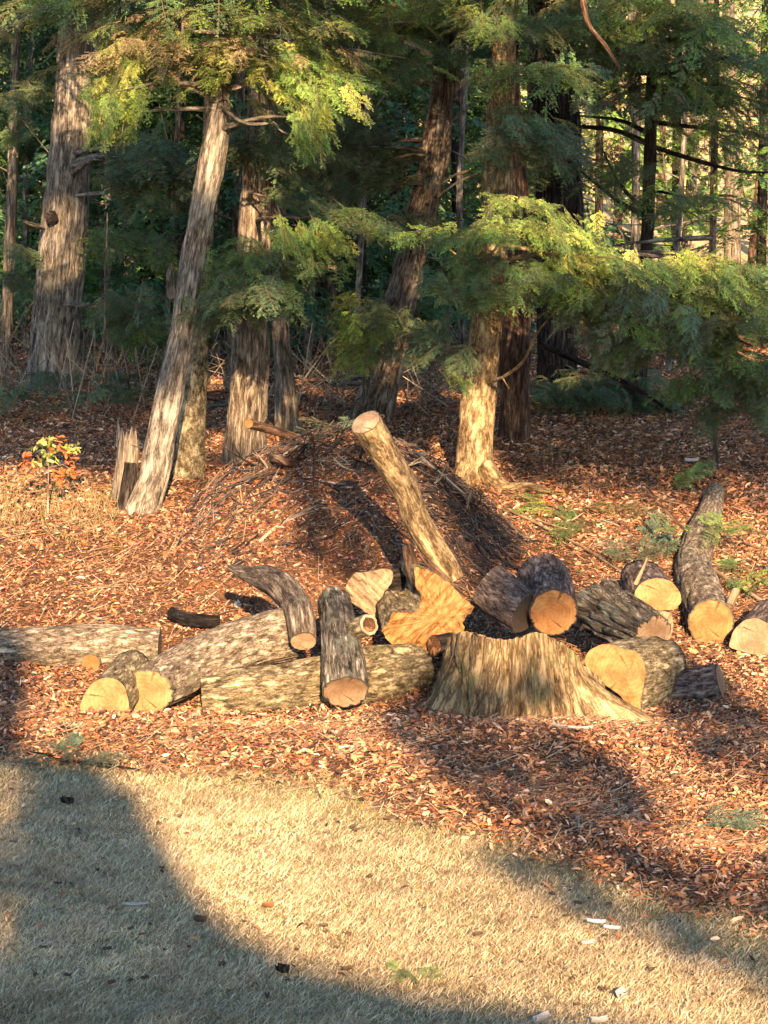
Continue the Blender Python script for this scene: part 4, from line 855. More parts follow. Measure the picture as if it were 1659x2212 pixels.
# right group
y = 18.85
p, r_ = lie([(1138, 1322, 50), (1092, 1293, 52), (1050, 1262, 52)], [y, y + .14, y + .22])
log('cut_log', 'shaded brown block of log behind the stump, left of the round orange end', 'log', p, r_, 'bark_purple', (None, 'b'), 'cut_tan', 31, GL, ridge=.03, lump=.04)
p, r_ = lie([(1196, 1323, 53), (1192, 1305, 54), (1182, 1262, 54), (1170, 1240, 54)], [y - .1, y + .1, y + .42, y + .58])
log('cut_log', 'brown log with a round orange end, just above the stump', 'log', p, r_, 'bark_purple', ('f', 'b'), 'cut_orange', 33, GL, ridge=.04, seg=44)
y = 18.35
p, r_ = lie([(1408, 1372, 50), (1360, 1345, 58), (1292, 1312, 66)], [y, y + .25, y + .62])
log('cut_log', 'coarse dark bark log with lichen patches, tilted right of the stump', 'log', p, r_, 'bark_lichen', ('f', 'b'), 'cut_tan', 35, GL, seg=56, ridge=.16, lump=.05, rid_sc=12)
y = yl(1440, 1390)
outline_log('cut_log', 'bright yellow half round log end behind the coarse bark log', 'log', [(1370, 1306), (1371, 1276), (1388, 1256), (1419, 1248), (1450, 1255), (1469, 1278), (1473, 1302), (1454, 1318), (1412, 1318), (1385, 1314)], y + .02, (-.08, .5, .1), 'bark_purple', 'cut_yellow', 37, GL, centre=(1421, 1290))
outline_log('split_chunk', 'pale split chunk standing under the half round log end', 'wood chunk', [(1400, 1321), (1452, 1321), (1455, 1352), (1446, 1386), (1425, 1392), (1408, 1360)], y - .03, (0, .3, .02), 'split', 'split', 39, GL, rough=.02, edge_rough=.02)
p, r_ = lie([(1537, 1344, 53), (1530, 1325, 54), (1512, 1275, 50), (1497, 1225, 42), (1510, 1165, 34), (1533, 1110, 28), (1547, 1060, 20)])
p[:, 1] = np.linspace(p[0, 1], p[-1, 1], len(p)) * .5 + p[:, 1] * .5
pq = [(1537, 1344), (1530, 1325), (1512, 1275), (1497, 1225), (1510, 1165), (1533, 1110), (1545, 1060)]
p = np.array([P(a, b, c_[1]) for (a, b), c_ in zip(pq, p)])
log('fallen_log', 'long fallen trunk ending in a round orange sawn face at the right', 'log', p, r_, 'bark_log', ('f', 'b'), 'cut_orange', 41, GL, seg=44, ridge=.05)
y = yl(1630, 1420)
outline_log('cut_log', 'pale cut log half out of the frame at the right edge', 'log', [(1573, 1398), (1584, 1362), (1606, 1340), (1635, 1334), (1668, 1352), (1690, 1395), (1690, 1428), (1640, 1418)], y, (.22, .5, .1), 'bark_purple', 'cut_tan', 43, GL, centre=(1630, 1380))
p, r_ = lie([(1576, 1308, 9), (1584, 1290, 10), (1590, 1276, 9)], [19.7, 19.75, 19.8])
log('small_block', 'small pinkish stub of wood poking up behind the round orange face', 'log', p, r_, 'split', ('f', 'b'), 'cut_pale', 44, GL, seg=12)

# stump in front
def stump():
    uc, vb = 1130, 1560; Yc_ = 18.05; Yc_ = 17.85; cx = (uc - 829.5) * PX(Yc_); zb = float(G(cx, Yc_)) - .18
    root = thing('tree_stump', (cx, Yc_, zb + .18), 'wide mossy stump with coarse bark and a root running down right', 'stump')
    seg, nr = 320, 60; th = np.linspace(0, 2 * np.pi, seg, endpoint=False)      # th = 0 right, -pi/2 towards the camera
    R0 = .54 + .05 * np.cos(2 * th) + .03 * np.cos(3 * th + 1)
    ztop = zb + .18 + .72 + .04 * np.sin(th) - .20 * np.clip(np.cos(th), 0, 1) ** 2 + .03 * np.cos(5 * th)
    ztop = ztop - .22 * np.clip(np.cos(th - .1), 0, 1) ** 6
    def bump(t0, w_): d = np.angle(np.exp(1j * (th - t0))); return np.exp(-(d / w_) ** 2)
    V = []; bc = []
    for k in range(nr):
        h = k / (nr - 1); z = zb + (ztop - zb) * h
        fl = (1 - h) ** 2.2
        R = R0 * (1 + .14 * (1 - h)) + fl * (.30 * bump(-1.0, .30) * 1.2 + .34 * bump(math.pi + .35, .5) + .28 * bump(-2.0, .32) + .25 * bump(1.2, .5) + .2 * bump(2.4, .4)) + (1 - h) ** 1.5 * 1.15 * bump(-.60, .16)
        b_ = np.stack([np.cos(th) * .5, np.sin(th) * .5, z], -1)
        R = R * (1 + .15 * fbm(b_ * np.array([9, 9, 1.6]), 71, 4) + .08 * vnoise(b_ * np.array([4, 4, 2.0]), 73) + .03 * fbm(b_ * np.array([40, 40, 9]), 75, 2))
        R = R * (1 - .10 * np.exp(-(vnoise(b_ * np.array([12, 12, .9]), 79) / .13) ** 2) - .05 * np.exp(-(vnoise(b_ * np.array([22, 22, 1.6]), 81) / .12) ** 2))
        V.append(np.stack([cx + R * np.cos(th), Yc_ + R * np.sin(th), z + .0 * R], -1)); bc.append(b_)
    V = np.array(V); mb = MB(); i = np.arange(nr - 1)[:, None] * seg; j = np.arange(seg)[None]; j2 = (j + 1) % seg
    V[:, :, 2] -= .26 * (np.linspace(0, 1, nr)[:, None] ** 2) * ((np.sin(th) + 1) / 2)[None] ** 1.2
    V[-1, :, 2] += .018 * fbm(np.stack([np.cos(th) * 14, np.sin(th) * 14, th * 0], -1), 77, 2)
    mb.add(V.reshape(-1, 3), np.stack([i + j, i + j2, i + seg + j2, i + seg + j], -1).reshape(-1, 4), 0, None, np.array(bc).reshape(-1, 3))
    mb.build('bark', M['bark_stump'], root)
    ring = V[-1]; c_ = ring.mean(0) - np.array([0, 0, .05])
    cut_disc(ring, c_, np.array([0, 0, 1.]), .03, 5, scale=.985, prong=-.004).build('cut_face', M['cut_tan'], root, smooth=False)
    return root
stump()
outline_log('cut_log', 'foot shaped orange slab of cut wood leaning on the right of the stump', 'log', [(1262, 1425), (1272, 1405), (1300, 1391), (1328, 1393), (1350, 1405), (1370, 1404), (1386, 1420), (1395, 1446), (1390, 1482), (1383, 1520), (1387, 1564), (1374, 1566), (1358, 1530), (1340, 1502), (1305, 1478), (1272, 1460)], 17.75, (.38, .50, .0), 'bark_moss', 'cut_orange', 47, GL, rough=.02, centre=(1345, 1455), tiltv=.2)
p, r_ = lie([(1455, 1495, 50), (1510, 1486, 49), (1558, 1476, 45)], [18.35, 18.3, 18.25])
log('cut_log', 'dark purplish log lying behind the foot shaped slab', 'log', p, r_, 'bark_purple', (None, 'b'), 'cut_tan', 49, GL, seg=36, ridge=.08)

# broken stump left of the leaning tree
Ys_ = Yb(276, 1072)
t, mb_, p_, _ = trunk_thing('broken_stump', 'short weathered broken stump left of the leaning tree', [(272, 1074, 62), (274, 1010, 50), (276, 950, 48)], Ys_, 'wood_grey', seed=51, seg=26, top=None, flare=.5, cat='stump', ridge=.12)
for k_, (du, tv) in enumerate([(-20, 905), (-12, 925), (0, 932), (10, 922), (18, 930)]):
    tube(mb_, [P(274 + du * .8, 965, Ys_ - .02 * k_), P(275 + du, tv, Ys_)], [.055, .008], 7, .03, .2, .2, k_)
mb_.build('trunk', M['wood_grey'], t)
t, mb_, p_, _ = trunk_thing('broken_stump', 'low dark rotten stump between the weathered stump and the leaning tree', [(268, 1108, 36), (276, 1060, 34), (282, 1000, 26)], Ys_ - .4, 'bark_dark', seed=52, seg=20, top=None, flare=.2, cat='stump')
mb_.build('trunk', M['bark_dark'], t)

# ------------------------------------------------------------------ single sticks and branches
ORD = ['first', 'second', 'third', 'fourth', 'fifth', 'sixth', 'seventh', 'eighth', 'ninth', 'tenth', 'eleventh', 'twelfth', 'thirteenth', 'fourteenth', 'fifteenth', 'sixteenth', 'seventeenth', 'eighteenth', 'nineteenth', 'twentieth',
       'twenty first', 'twenty second', 'twenty third', 'twenty fourth', 'twenty fifth', 'twenty sixth', 'twenty seventh', 'twenty eighth', 'twenty ninth', 'thirtieth']
def stick(label, pl, r0, r1, m, lift=.02, cat='stick', group=None, name='dead_branch', Ys=None, seed=1, forks=(), cut=False):
    pts = np.array([gp(a, b, 0, lift) if Ys is None else P(a, b, Ys[k]) for k, (a, b) in enumerate(pl)])
    root = thing(name, pts[0], label, cat, group); mb = MB()
    q = tube(mb, pts, list(np.linspace(r0, r1, len(pts))), 9, .04, .06, .15, seed, caps=(1 if cut else 2, 2))
    for f in forks:
        k, (a, b), rr_ = f; e = P(a, b, pts[k][1]); tube(mb, [pts[k], (pts[k] + e) / 2 + [0, 0, .01], e], [rr_, rr_ * .7, rr_ * .4], 6, .04, .05, .1, seed + 1)
    mb.build('bark', M[m], root)
    if cut: cut_disc(q[1][0], q[0][0], -q[2][0], .002, seed).build('cut_face', M['cut_orange'], root, smooth=False)
    return root
GS = 'loose sticks on the ground'
stick('thin cut log poking left from the top of the mound', [(538, 915), (575, 925), (650, 948)], .05, .04, 'bark_reddish', .03, cut=True, Ys=[22.2, 22.45, 22.7])
stick('short orange ended log piece on the left shoulder of the mound', [(545, 984), (590, 990), (640, 1002)], .045, .04, 'bark_reddish', .02, cut=True)
stick('long pale stick sloping up to the mound from the left', [(510, 1055), (560, 1022), (620, 985)], .016, .008, 'wood_grey', .03)
stick('pale forked stick lying across the front of the mound', [(560, 1170), (610, 1130), (700, 1085)], .016, .012, 'wood_grey', .03, forks=[(1, (690, 1100), .01)])
stick('long pale yellow stick slanting down right of the mound', [(1090, 1098), (1180, 1140), (1280, 1195), (1375, 1258)], .014, .012, 'split', .05)
stick('pale stick right of the fallen trunk', [(1530, 1225), (1590, 1262), (1650, 1300)], .02, .014, 'split', .06)
stick('upright splint of wood beside the half round log end', [(1372, 1262), (1388, 1230), (1398, 1205)], .02, .010, 'split', .0, Ys=[19.1, 19.1, 19.1])
stick('brown stick leaning against the left of the fallen trunk', [(1420, 1085), (1475, 1140)], .018, .014, 'bark_reddish', .06, Ys=[21.6, 21.2])
stick('dark fallen branch sloping down right in the shade', [(1170, 745), (1260, 785), (1360, 832), (1450, 890)], .04, .02, 'bark_dark', .0, Ys=[26, 25.6, 25.2, 24.9])
stick('thin pale stick on the leaves left of the mound', [(330, 1140), (380, 1160), (432, 1188)], .012, .009, 'split')
stick('short pale peg standing below the leaning tree', [(420, 1106), (421, 1068)], .022, .018, 'wood_grey', Ys=[22.7, 22.7])
stick('grey stick lying between the two cut pieces near the mound top', [(612, 985), (640, 965), (670, 955)], .016, .010, 'wood_grey', .05)
stick('grey branch lying over the dark right flank of the mound', [(860, 950), (905, 985), (960, 1030), (1010, 1075)], .02, .012, 'wood_grey', .06)
stick('pale curl of bark on the leaves in front of the long trunk', [(340, 1592), (365, 1602), (420, 1600)], .016, .012, 'split', .01)
stick('curved root arching in the litter at the lower right', [(1228, 1735), (1246, 1765), (1252, 1790)], .012, .008, 'wood_grey', .03)
stick('forked pale twig in the shaded litter at the lower right', [(1290, 1730), (1330, 1762), (1372, 1790)], .010, .008, 'wood_grey', .02, forks=[(1, (1350, 1740), .006)])
stick('pale stick standing at the right edge of the lawn', [(1648, 1935), (1655, 1880), (1668, 1830)], .02, .014, 'bark_reddish', Ys=[12.9, 12.95, 13.0])
stick('thin straight stick on the lawn edge at the right', [(1380, 2032), (1402, 1992)], .006, .004, 'split', Ys=[12.2, 12.4])
for k_, (a, b) in enumerate([((240, 1660), (100, 1640)), ((60, 1625), (160, 1650)), ((130, 1648), (300, 1662))]):
    stick(['dark branch along the left of the lawn edge', 'dark twig at the far left of the lawn edge', 'dark straight branch where the lawn edge meets the sunlight'][k_], [a, ((a[0] + b[0]) / 2, (a[1] + b[1]) / 2 - 5), b], .014, .006, 'bark_dark', .03)
stick('thin tan sapling stem standing behind the left trunks', [(226, 760), (228, 620), (232, 460)], .016, .008, 'bark_grey', Ys=[27, 27, 27])
r = np.random.default_rng(91); DSL = np.argsort(np.argsort([150, 172, 200, 215, 228, 245, 262, 290, 300, 320, 205, 160, 335, 185, 282]))
for k_ in range(15):     # upright dead stems behind the left trunks
    u0 = [150, 172, 200, 215, 228, 245, 262, 290, 300, 320, 205, 160, 335, 185, 282][k_]; v0 = r.uniform(810, 880); du = r.uniform(-60, 45); h_ = r.uniform(70, 170)
    yb_ = Yb(u0, v0)
    stick('bare upright stem in the brush behind the left trunks, %s from the left' % ORD[DSL[k_]], [(u0, v0), (u0 + du * .4, v0 - h_ * .5), (u0 + du, v0 - h_)], .018, .006, 'wood_grey' if k_ % 3 else 'bark_pale', Ys=[yb_, yb_, yb_], group='bare stems behind the left trunks', seed=k_, forks=[(1, (u0 - du * .5, v0 - h_ * .8), .007)], name='bare_sapling', cat='sapling')
for k_ in range(26):     # dark sticks on the right flank of the mound
    t_ = (k_ + .5) / 26; u0 = 880 + t_ * 190 + r.uniform(-35, 35); v0 = 965 + t_ * 190 + r.uniform(-25, 60); l_ = r.uniform(30, 80)
    stick('dark stick on the right flank of the mound, %s from the top' % ORD[k_], [(u0, v0), (u0 + l_ * .5, v0 + l_ * .33 + r.uniform(-6, 6)), (u0 + l_, v0 + l_ * .75)], r.uniform(.012, .03), .01, 'bark_dark' if k_ % 3 else 'bark_black', r.uniform(.02, .06), group='dark sticks on the right flank of the mound', seed=k_)
for k_ in range(22):     # brown sticks on top of the mound
    u0 = 540 + 11 * k_; v0 = r.uniform(955, 1060); l_ = r.uniform(50, 120)
    stick('brown stick near the top of the mound, %s from the left' % ORD[k_], [(u0, v0), (u0 + l_ * .5, v0 + r.uniform(-8, 8)), (u0 + l_, v0 + r.uniform(-20, 25))], r.uniform(.008, .018), .006, ['bark_reddish', 'bark_dark', 'bark_purple'][k_ % 3], r.uniform(.02, .06), group='sticks on the top of the mound', seed=k_)
for k_ in range(22):     # fallen branches in the wood at the left and centre back
    u0 = 190 + 28 * k_; v0 = r.uniform(740, 900); l_ = r.uniform(60, 150)
    stick('grey fallen branch in the shade behind the trunks, %s from the left' % ORD[k_], [(u0, v0), (u0 + l_ * .5, v0 + r.uniform(-8, 8)), (u0 + l_, v0 + r.uniform(-25, 20))], r.uniform(.012, .035), .01, ['bark_grey', 'bark_pale', 'bark_dark'][k_ % 3], .05, group='fallen branches behind the trunks', seed=k_)
for k_ in range(26):     # pale sticks on lit ground right
    u0 = 1100 + 20 * k_; v0 = r.uniform(1060, 1260); l_ = r.uniform(30, 110)
    stick('thin tan stick on the sunlit ground right of the mound, %s from the left' % ORD[k_], [(u0, v0), (u0 + l_ * .5, v0 + l_ * .2 + r.uniform(-8, 8)), (u0 + l_, v0 + l_ * r.uniform(.1, .6))], r.uniform(.005, .012), .004, ['split', 'wood_grey', 'bark_reddish'][k_ % 3], r.uniform(.02, .07), group='tan sticks right of the mound', seed=k_)

r = np.random.default_rng(303)
for k_ in range(22):     # forked brush ends poking out of the mound
    u0 = 560 + 23 * k_ + r.uniform(-10, 10); v0 = r.uniform(985, 1040) + max(0, u0 - 860) * .55; b0 = gp(u0, v0); root = thing('brush_end', b0, 'forked dead brush end poking out of the mound, %s from the left' % ORD[k_], 'branch', 'brush ends poking out of the mound'); m_ = MB()
    d = unit(np.array([r.normal(0, .7), -.3, r.uniform(.2, .9)])); L_ = r.uniform(.2, .5); e = b0 + d * L_; mid = b0 + d * L_ * .5 + r.normal(0, .03, 3)
    tube(m_, [b0 - d * .1, mid, e], [.014, .010, .004], 7, .05, .06, .15, k_)
    for q_ in range(3): f0 = b0 + d * L_ * r.uniform(.3, .8); tube(m_, [f0, f0 + unit(d + r.normal(0, .6, 3)) * r.uniform(.08, .22)], [.006, .002], 5, .05, 0, .1, q_)
    m_.build('bark', M[['bark_dark', 'wood_grey', 'bark_reddish'][k_ % 3]], root)
# ------------------------------------------------------------------ green fronds on the ground
def ground_frond(label, u, v, n, size, pal, spread, seed, up=.25, group='green hemlock fronds on the ground', lift=.06):
    r = np.random.default_rng(seed); c_ = gp(u, v); root = thing('hemlock_frond', c_, label, 'frond', group); mb = MB()
    uu = u + r.uniform(-1, 1, n) * spread[0]; vv = v + r.uniform(-1, 1, n) * spread[1]; o = hit(uu, vv, surf=H) + [0, 0, lift]
    an = r.uniform(0, 2 * np.pi, n); d = np.stack([np.cos(an), np.sin(an) - .3, np.full(n, up)], -1)
    fronds(mb, o, d, size * r.uniform(.7, 1.2, n), r, GREENS[pal], FR, roll=.5)
    mb.build('needles', [M['leaf'], M['twig']], root, smooth=False, bcattr=False)
ground_frond('bright green frond at the right foot of the mound', 1165, 1105, 7, .40, 'warm', (40, 18), 1)
ground_frond('green frond halfway down the long yellow stick', 1245, 1150, 8, .42, 'mid', (50, 22), 2)
ground_frond('blue green frond piled left of the fallen trunk', 1420, 1190, 14, .48, 'blue', (70, 28), 3, lift=.1)
ground_frond('green frond draped over the fallen trunk', 1530, 1200, 8, .42, 'mid', (40, 15), 4, lift=.28)
ground_frond('green frond right of the fallen trunk', 1610, 1245, 9, .45, 'mid', (50, 28), 5)
ground_frond('olive upright tuft beside the upper fallen trunk', 1462, 1060, 6, .40, 'mid', (18, 20), 6, up=.9)
ground_frond('pale frond lying on the litter at the lower right', 1545, 1795, 8, .30, 'blue', (50, 12), 7)
ground_frond('grey green frond lying on top of the mound', 690, 945, 9, .42, 'blue', (45, 16), 8)
ground_frond('dark green frond on the left lawn edge', 130, 1650, 8, .30, 'blue', (60, 12), 9)
ground_frond('small green tuft in the grass at the bottom centre', 880, 2120, 5, .16, 'mid', (25, 6), 10)
ground_frond('small frond in front of the long trunk', 520, 1535, 7, .26, 'warm', (45, 10), 11)
ground_frond('dark low bush of needles at the left behind the sapling', 110, 880, 26, .7, 'deep', (130, 40), 12, up=.4, lift=.2)
ground_frond('tan green ground cover right of the yellow stick', 1340, 1110, 9, .40, 'tan', (90, 18), 13)

# tiny sapling with orange and green leaves
ys = Yb(103, 1112); root = thing('sapling', P(103, 1112, ys), 'tiny sapling with orange and green leaves left of the stumps', 'sapling'); mb = MB()
tube(mb, [P(103, 1118, ys), P(104, 1050, ys), P(106, 975, ys)], [.010, .008, .005], 7, .04, .05, .1, 2)
for a, b in [((104, 1020), (60, 1000)), ((104, 1010), (150, 1000)), ((105, 990), (125, 950)), ((105, 985), (85, 960))]: tube(mb, [P(*a, ys), P(*b, ys - .05)], [.005, .003], 5, .04, 0, .1, 3)
mb.build('stem', M['wood_grey'], root)
r = np.random.default_rng(8)
for nm, spots, pl in (('orange_leaves', [(65, 1005, 22, 26), (148, 1000, 22, 28), (118, 960, 26, 16), (130, 1030, 16, 14)], [(.50, .11, .035), (.46, .14, .05), (.40, .15, .06)]), ('green_leaves', [(95, 985, 30, 22), (150, 968, 22, 12), (105, 955, 20, 10)], [(.30, .36, .08), (.24, .28, .08), (.4, .4, .12)])):
    m_ = MB()
    for (u, v, a, b) in spots:
        n = 34; o = P(u + r.uniform(-a, a, n), v + r.uniform(-b, b, n), ys + r.uniform(-.12, .12, n)); leaves(m_, o, r.uniform(.02, .05, n), r, 1.4, pal=np.array(pl))
    m_.build(nm, M['litter'], root, smooth=False, bcattr=False)
r = np.random.default_rng(18); m_ = MB(); n = 1000; uu = r.uniform(-60, 260, n); vv = 1100 + r.normal(0, 38, n) - .0 * uu; o = hit(uu, vv, surf=H)   # weedy grass tuft patch
h = r.uniform(.04, .13, n); ln = r.uniform(-.6, .6, (n, 2)) * h[:, None]; tip = o + np.stack([ln[:, 0], ln[:, 1], h], -1); wv = np.stack([np.full(n, .004), np.zeros(n), np.zeros(n)], -1)
cg = np.array([(.22, .20, .08), (.34, .25, .13), (.18, .16, .06)])[r.choice(3, n)]
m_.add(np.stack([o - wv, o + wv, tip], 1).reshape(-1, 3), (np.array([[0, 1, 2]])[None] + np.arange(n)[:, None, None] * 3).reshape(-1, 3), 0, np.repeat(cg, 3, 0))
tag(m_.build('weeds', M['grass'], smooth=False, bcattr=False), 'low yellow green weeds around the sapling at the left', 'weeds', None, 'stuff')

# little scraps and single leaves
def scrap(name, label, cat, u, v, L_, W_, m, seed, curl=.25, yaw=0, thick=.004, lift=.03, group=None):
    r = np.random.default_rng(seed); c_ = gp(u, v, lift=lift); n = 12
    s = np.linspace(-1, 1, n); th = np.linspace(-1, 1, 6); S_, T_ = np.meshgrid(s, th, indexing='ij')
    wd = W_ * (1 - .45 * np.abs(S_) ** 2.5) * (1 + .15 * vnoise(np.stack([S_ * 3, T_ * 0, S_ * 0 + seed], -1)))
    X0 = S_ * L_ / 2; Y0_ = T_ * wd / 2; Z0 = curl * W_ * (T_ ** 2) + .12 * L_ * S_ ** 2 * curl + .1 * W_ * fbm(np.stack([S_ * 2, T_ * 2, S_ * 0 + seed], -1), seed)
    cy_, sy_ = math.cos(yaw), math.sin(yaw); top_ = np.stack([c_[0] + X0 * cy_ - Y0_ * sy_, c_[1] + X0 * sy_ + Y0_ * cy_, c_[2] + Z0], -1).reshape(-1, 3)
    i = np.arange(n - 1)[:, None] * 6; j = np.arange(5)[None]; q = np.stack([i + j, i + 6 + j, i + 7 + j, i + j + 1], -1).reshape(-1, 4)
    mb = MB(); mb.add(top_, q); mb.add(top_ - [0, 0, thick], q[:, ::-1])
    bd = list(range(0, 6)) + [k * 6 + 5 for k in range(1, n)] + [(n - 1) * 6 + k for k in range(4, -1, -1)] + [k * 6 for k in range(n - 2, 0, -1)]
    bd = np.array(bd); nb = np.roll(bd, -1); mb.add(np.concatenate([top_, top_ - [0, 0, thick]]), np.stack([bd, bd + len(top_), nb + len(top_), nb], -1))
    o = mb.build(name, M[m]); tag(o, label, cat, group); return o
scrap('white_scrap', 'small bright white scrap lying on the leaves at the right', 'litter', 1494, 996, .15, .05, 'white', 1, .5, .1, lift=.06)
scrap('bark_scrap', 'white curled bark scrap on the lawn, the left one of the pair', 'bark scrap', 1288, 1993, .10, .028, 'white', 2, .5, -.3)
scrap('bark_scrap', 'white curled bark scrap on the lawn, the right one of the pair', 'bark scrap', 1322, 2006, .09, .026, 'white', 3, .5, -.3)
scrap('bark_scrap', 'pale scrap on the lawn just below the white pair', 'bark scrap', 1272, 2038, .08, .04, 'scrap', 4, .3, .5)
scrap('bark_scrap', 'pale upturned scrap at the bottom edge', 'bark scrap', 1172, 2204, .11, .05, 'scrap', 5, .5, .8, lift=.05)
scrap('bark_scrap', 'pale scrap at the bottom edge right of the upturned one', 'bark scrap', 1295, 2208, .08, .035, 'scrap', 6, .6, .2)
scrap('dead_leaf', 'brown folded leaf on the shaded lawn', 'leaf', 432, 1990, .07, .035, 'darkleaf', 7, .8, -.4)
scrap('dead_leaf', 'orange brown leaf lying where the sunlight crosses the lawn', 'leaf', 580, 1958, .06, .03, 'brownleaf', 8, .7, -.2)
scrap('dead_leaf', 'dark leaf on the shaded lawn at the upper left', 'leaf', 145, 1735, .10, .05, 'bark_dark', 9, .7, -.5)
scrap('dead_leaf', 'dark leaf on the lawn in the sunlit band', 'leaf', 610, 2100, .07, .05, 'bark_dark', 10, .7, -.5)
scrap('bark_scrap', 'pale grey speckled scrap on the shaded lawn', 'bark scrap', 292, 1955, .15, .035, 'scrap', 11, .3, .1)
scrap('bark_scrap', 'grey scrap low at the right bottom of the lawn', 'bark scrap', 1345, 2150, .10, .06, 'scrap', 12, .4, 1.1)
scrap('bark_slab', 'long pale slab of bark at the foot of the stump', 'bark scrap', 1235, 1575, .30, .05, 'scrap', 13, .4, -.3, lift=.06)
r = np.random.default_rng(44); GD = 'dark leaves dotted over the lawn'
src = scrap('dead_leaf', 'small dark curled leaf on the dry lawn', 'leaf', 700, 2000, .045, .022, 'darkleaf', 20, .5, 0, group=GD)
for k_ in range(60):
    u = r.uniform(20, 1640); v = r.uniform(1750, 2190); p_ = gp(u, v, surf=G)
    if p_[1] > lawn_edge(p_[0]) - .1: continue
    o = src.copy(); COL.objects.link(o); q0 = gp(700, 2000, lift=.03)
    an = r.uniform(0, 6.28); s_ = r.uniform(.5, 1.3); ca_, sa_ = math.cos(an) * s_, math.sin(an) * s_
    o.scale = (s_, s_, s_); o.rotation_euler = (0, 0, an); p_ = p_ + [0, 0, .022]
    o.location = (p_[0] - (ca_ * q0[0] - sa_ * q0[1]), p_[1] - (sa_ * q0[0] + ca_ * q0[1]), p_[2] - s_ * q0[2])

# ------------------------------------------------------------------ unseen trees added behind the camera, leaves placed to cast the shade
def inpoly(u, v, poly):
    c_ = np.zeros(np.shape(u), bool); n = len(poly)
    for i in range(n):
        (x1, y1), (x2, y2) = poly[i], poly[(i + 1) % n]
        c_ ^= ((y1 > v) != (y2 > v)) & (u < (x2 - x1) * (v - y1) / (y2 - y1 + 1e-9) + x1)
    return c_
SHADE = [([(640, 940), (790, 930), (870, 1080), (890, 1240), (760, 1260), (640, 1200), (640, 1100), (600, 1040)], .12),
         ([(-500, 1630), (60, 1636), (230, 1650), (300, 1730), (350, 1820), (410, 1920), (520, 2020), (650, 2085), (800, 2125), (1000, 2165), (1200, 2195), (1400, 2240), (2100, 2500), (2100, 3000), (-500, 3000)], .005),
         ([(-500, 1330), (0, 1345), (45, 1400), (55, 1640), (-500, 1660)], .05),
         ([(860, 965), (930, 960), (1010, 1010), (1060, 1070), (1115, 1170), (1120, 1235), (1200, 1200), (1245, 1270), (1150, 1345), (1020, 1330), (1030, 1260), (980, 1170), (930, 1040)], .05),
         ([(790, 1540), (900, 1480), (1000, 1510), (1180, 1560), (1330, 1640), (1400, 1700), (1430, 1800), (1330, 1860), (1150, 1800), (1000, 1730), (860, 1620)], .05),
         ([(1390, 1400), (1560, 1440), (1670, 1560), (1900, 1700), (1900, 1760), (1600, 1680), (1500, 1640), (1420, 1580), (1400, 1480)], .06),
         ([(1010, 1830), (1300, 1850), (1660, 1860), (2100, 1860), (2100, 2180), (1660, 2150), (1420, 2055), (1200, 1972)], .22)]
WIN = [(160, 250, 70, 70, 1, Y1), (120, 540, 70, 90, .9, Y1), (20, 620, 30, 130, .8, Y0), (20, 300, 20, 60, .6, Y0), (462, 350, 60, 85, 1, Y2), (430, 520, 30, 40, .4, Y2), (392, 715, 45, 45, .7, Y2), (335, 980, 70, 120, 1, Y2), (410, 950, 40, 90, .9, Yc),
       (550, 480, 55, 75, 1, Y3), (535, 880, 85, 105, 1, Y3), (615, 850, 40, 60, .8, Y3b), (932, 340, 55, 110, 1, Y4), (908, 600, 25, 60, .9, Y4), (1060, 740, 60, 60, .8, Y5), (1035, 940, 65, 120, 1, Y5), (1120, 840, 35, 60, .6, Y5b), (1085, 350, 30, 60, .6, Y5b),
       (480, 110, 310, 100, 1, Y2 - .5), (700, 240, 110, 80, 1, Y2 - .7), (250, 200, 80, 110, .9, Y2 - .7), (1100, 460, 190, 80, 1, Y5 - 1.7), (1230, 540, 160, 60, 1, Y5 - 1.5), (660, 530, 110, 45, .9, Y3 - 1.6), (760, 480, 80, 50, .8, Y3 - 1.6), (775, 700, 65, 80, .7, Y4 - 1.8), (985, 805, 50, 30, 1, Y5 - 1.9),
       (1440, 575, 260, 50, 1, Y8 - 1), (1600, 650, 100, 60, .8, Y8 - 1), (1420, 690, 200, 60, .4, Y8 - 1.1), (1370, 80, 220, 70, .5, Y6 - 1), (1620, 790, 80, 90, .5, Y8 - .7), (900, 90, 180, 80, .6, Y4 - .6), (110, 1000, 90, 60, .6, 23.0), (1270, 60, 60, 110, 1, 23.0), (795, 930, 48, 44, 1, 19.1), (830, 985, 27, 42, 1, 19.2), (862, 1040, 25, 42, 1, 19.3), (885, 1092, 25, 42, 1, 19.3), (905, 1142, 25, 42, 1, 19.35), (935, 1192, 29, 42, 1, 19.4), (970, 1240, 33, 42, 1, 19.4), (930, 1330, 115, 100, 1, 18.85), (1270, 1490, 60, 90, .9, 17.4), (1345, 1460, 55, 85, 1, 17.8), (1080, 100, 120, 80, .5, Y5 - 1)]
def lightmap(u, v):
    fl = np.interp(u, [-300, 0, 250, 420, 520, 800, 1000, 1120, 1400, 1900], [1000, 1000, 1040, 1060, 1010, 890, 930, 1060, 1090, 1100])
    L_ = sstep(-30, 30, v - fl) * .97 + .03
    for poly, val in SHADE: L_ = np.where(inpoly(u, v, poly), np.minimum(L_, val), L_)
    for (a, b, c_, d_, s_) in [(-5, 1720, 55, 60, .5), (0, 2010, 70, 70, .3), (1090, 1290, 50, 40, .25), (1390, 1480, 30, 60, .35)]:
        q_ = ((u - a) / c_) ** 2 + ((v - b) / d_) ** 2; L_ = np.maximum(L_, s_ * (1 - sstep(.5, 1.2, q_)))
    return L_
HS0 = .075; r = np.random.default_rng(123); N_ = 330000
uu = r.uniform(-450, 2110, N_); vv = r.uniform(-260, 2700, N_)
src_p = np.zeros((N_, 3)); gmask = vv > 880
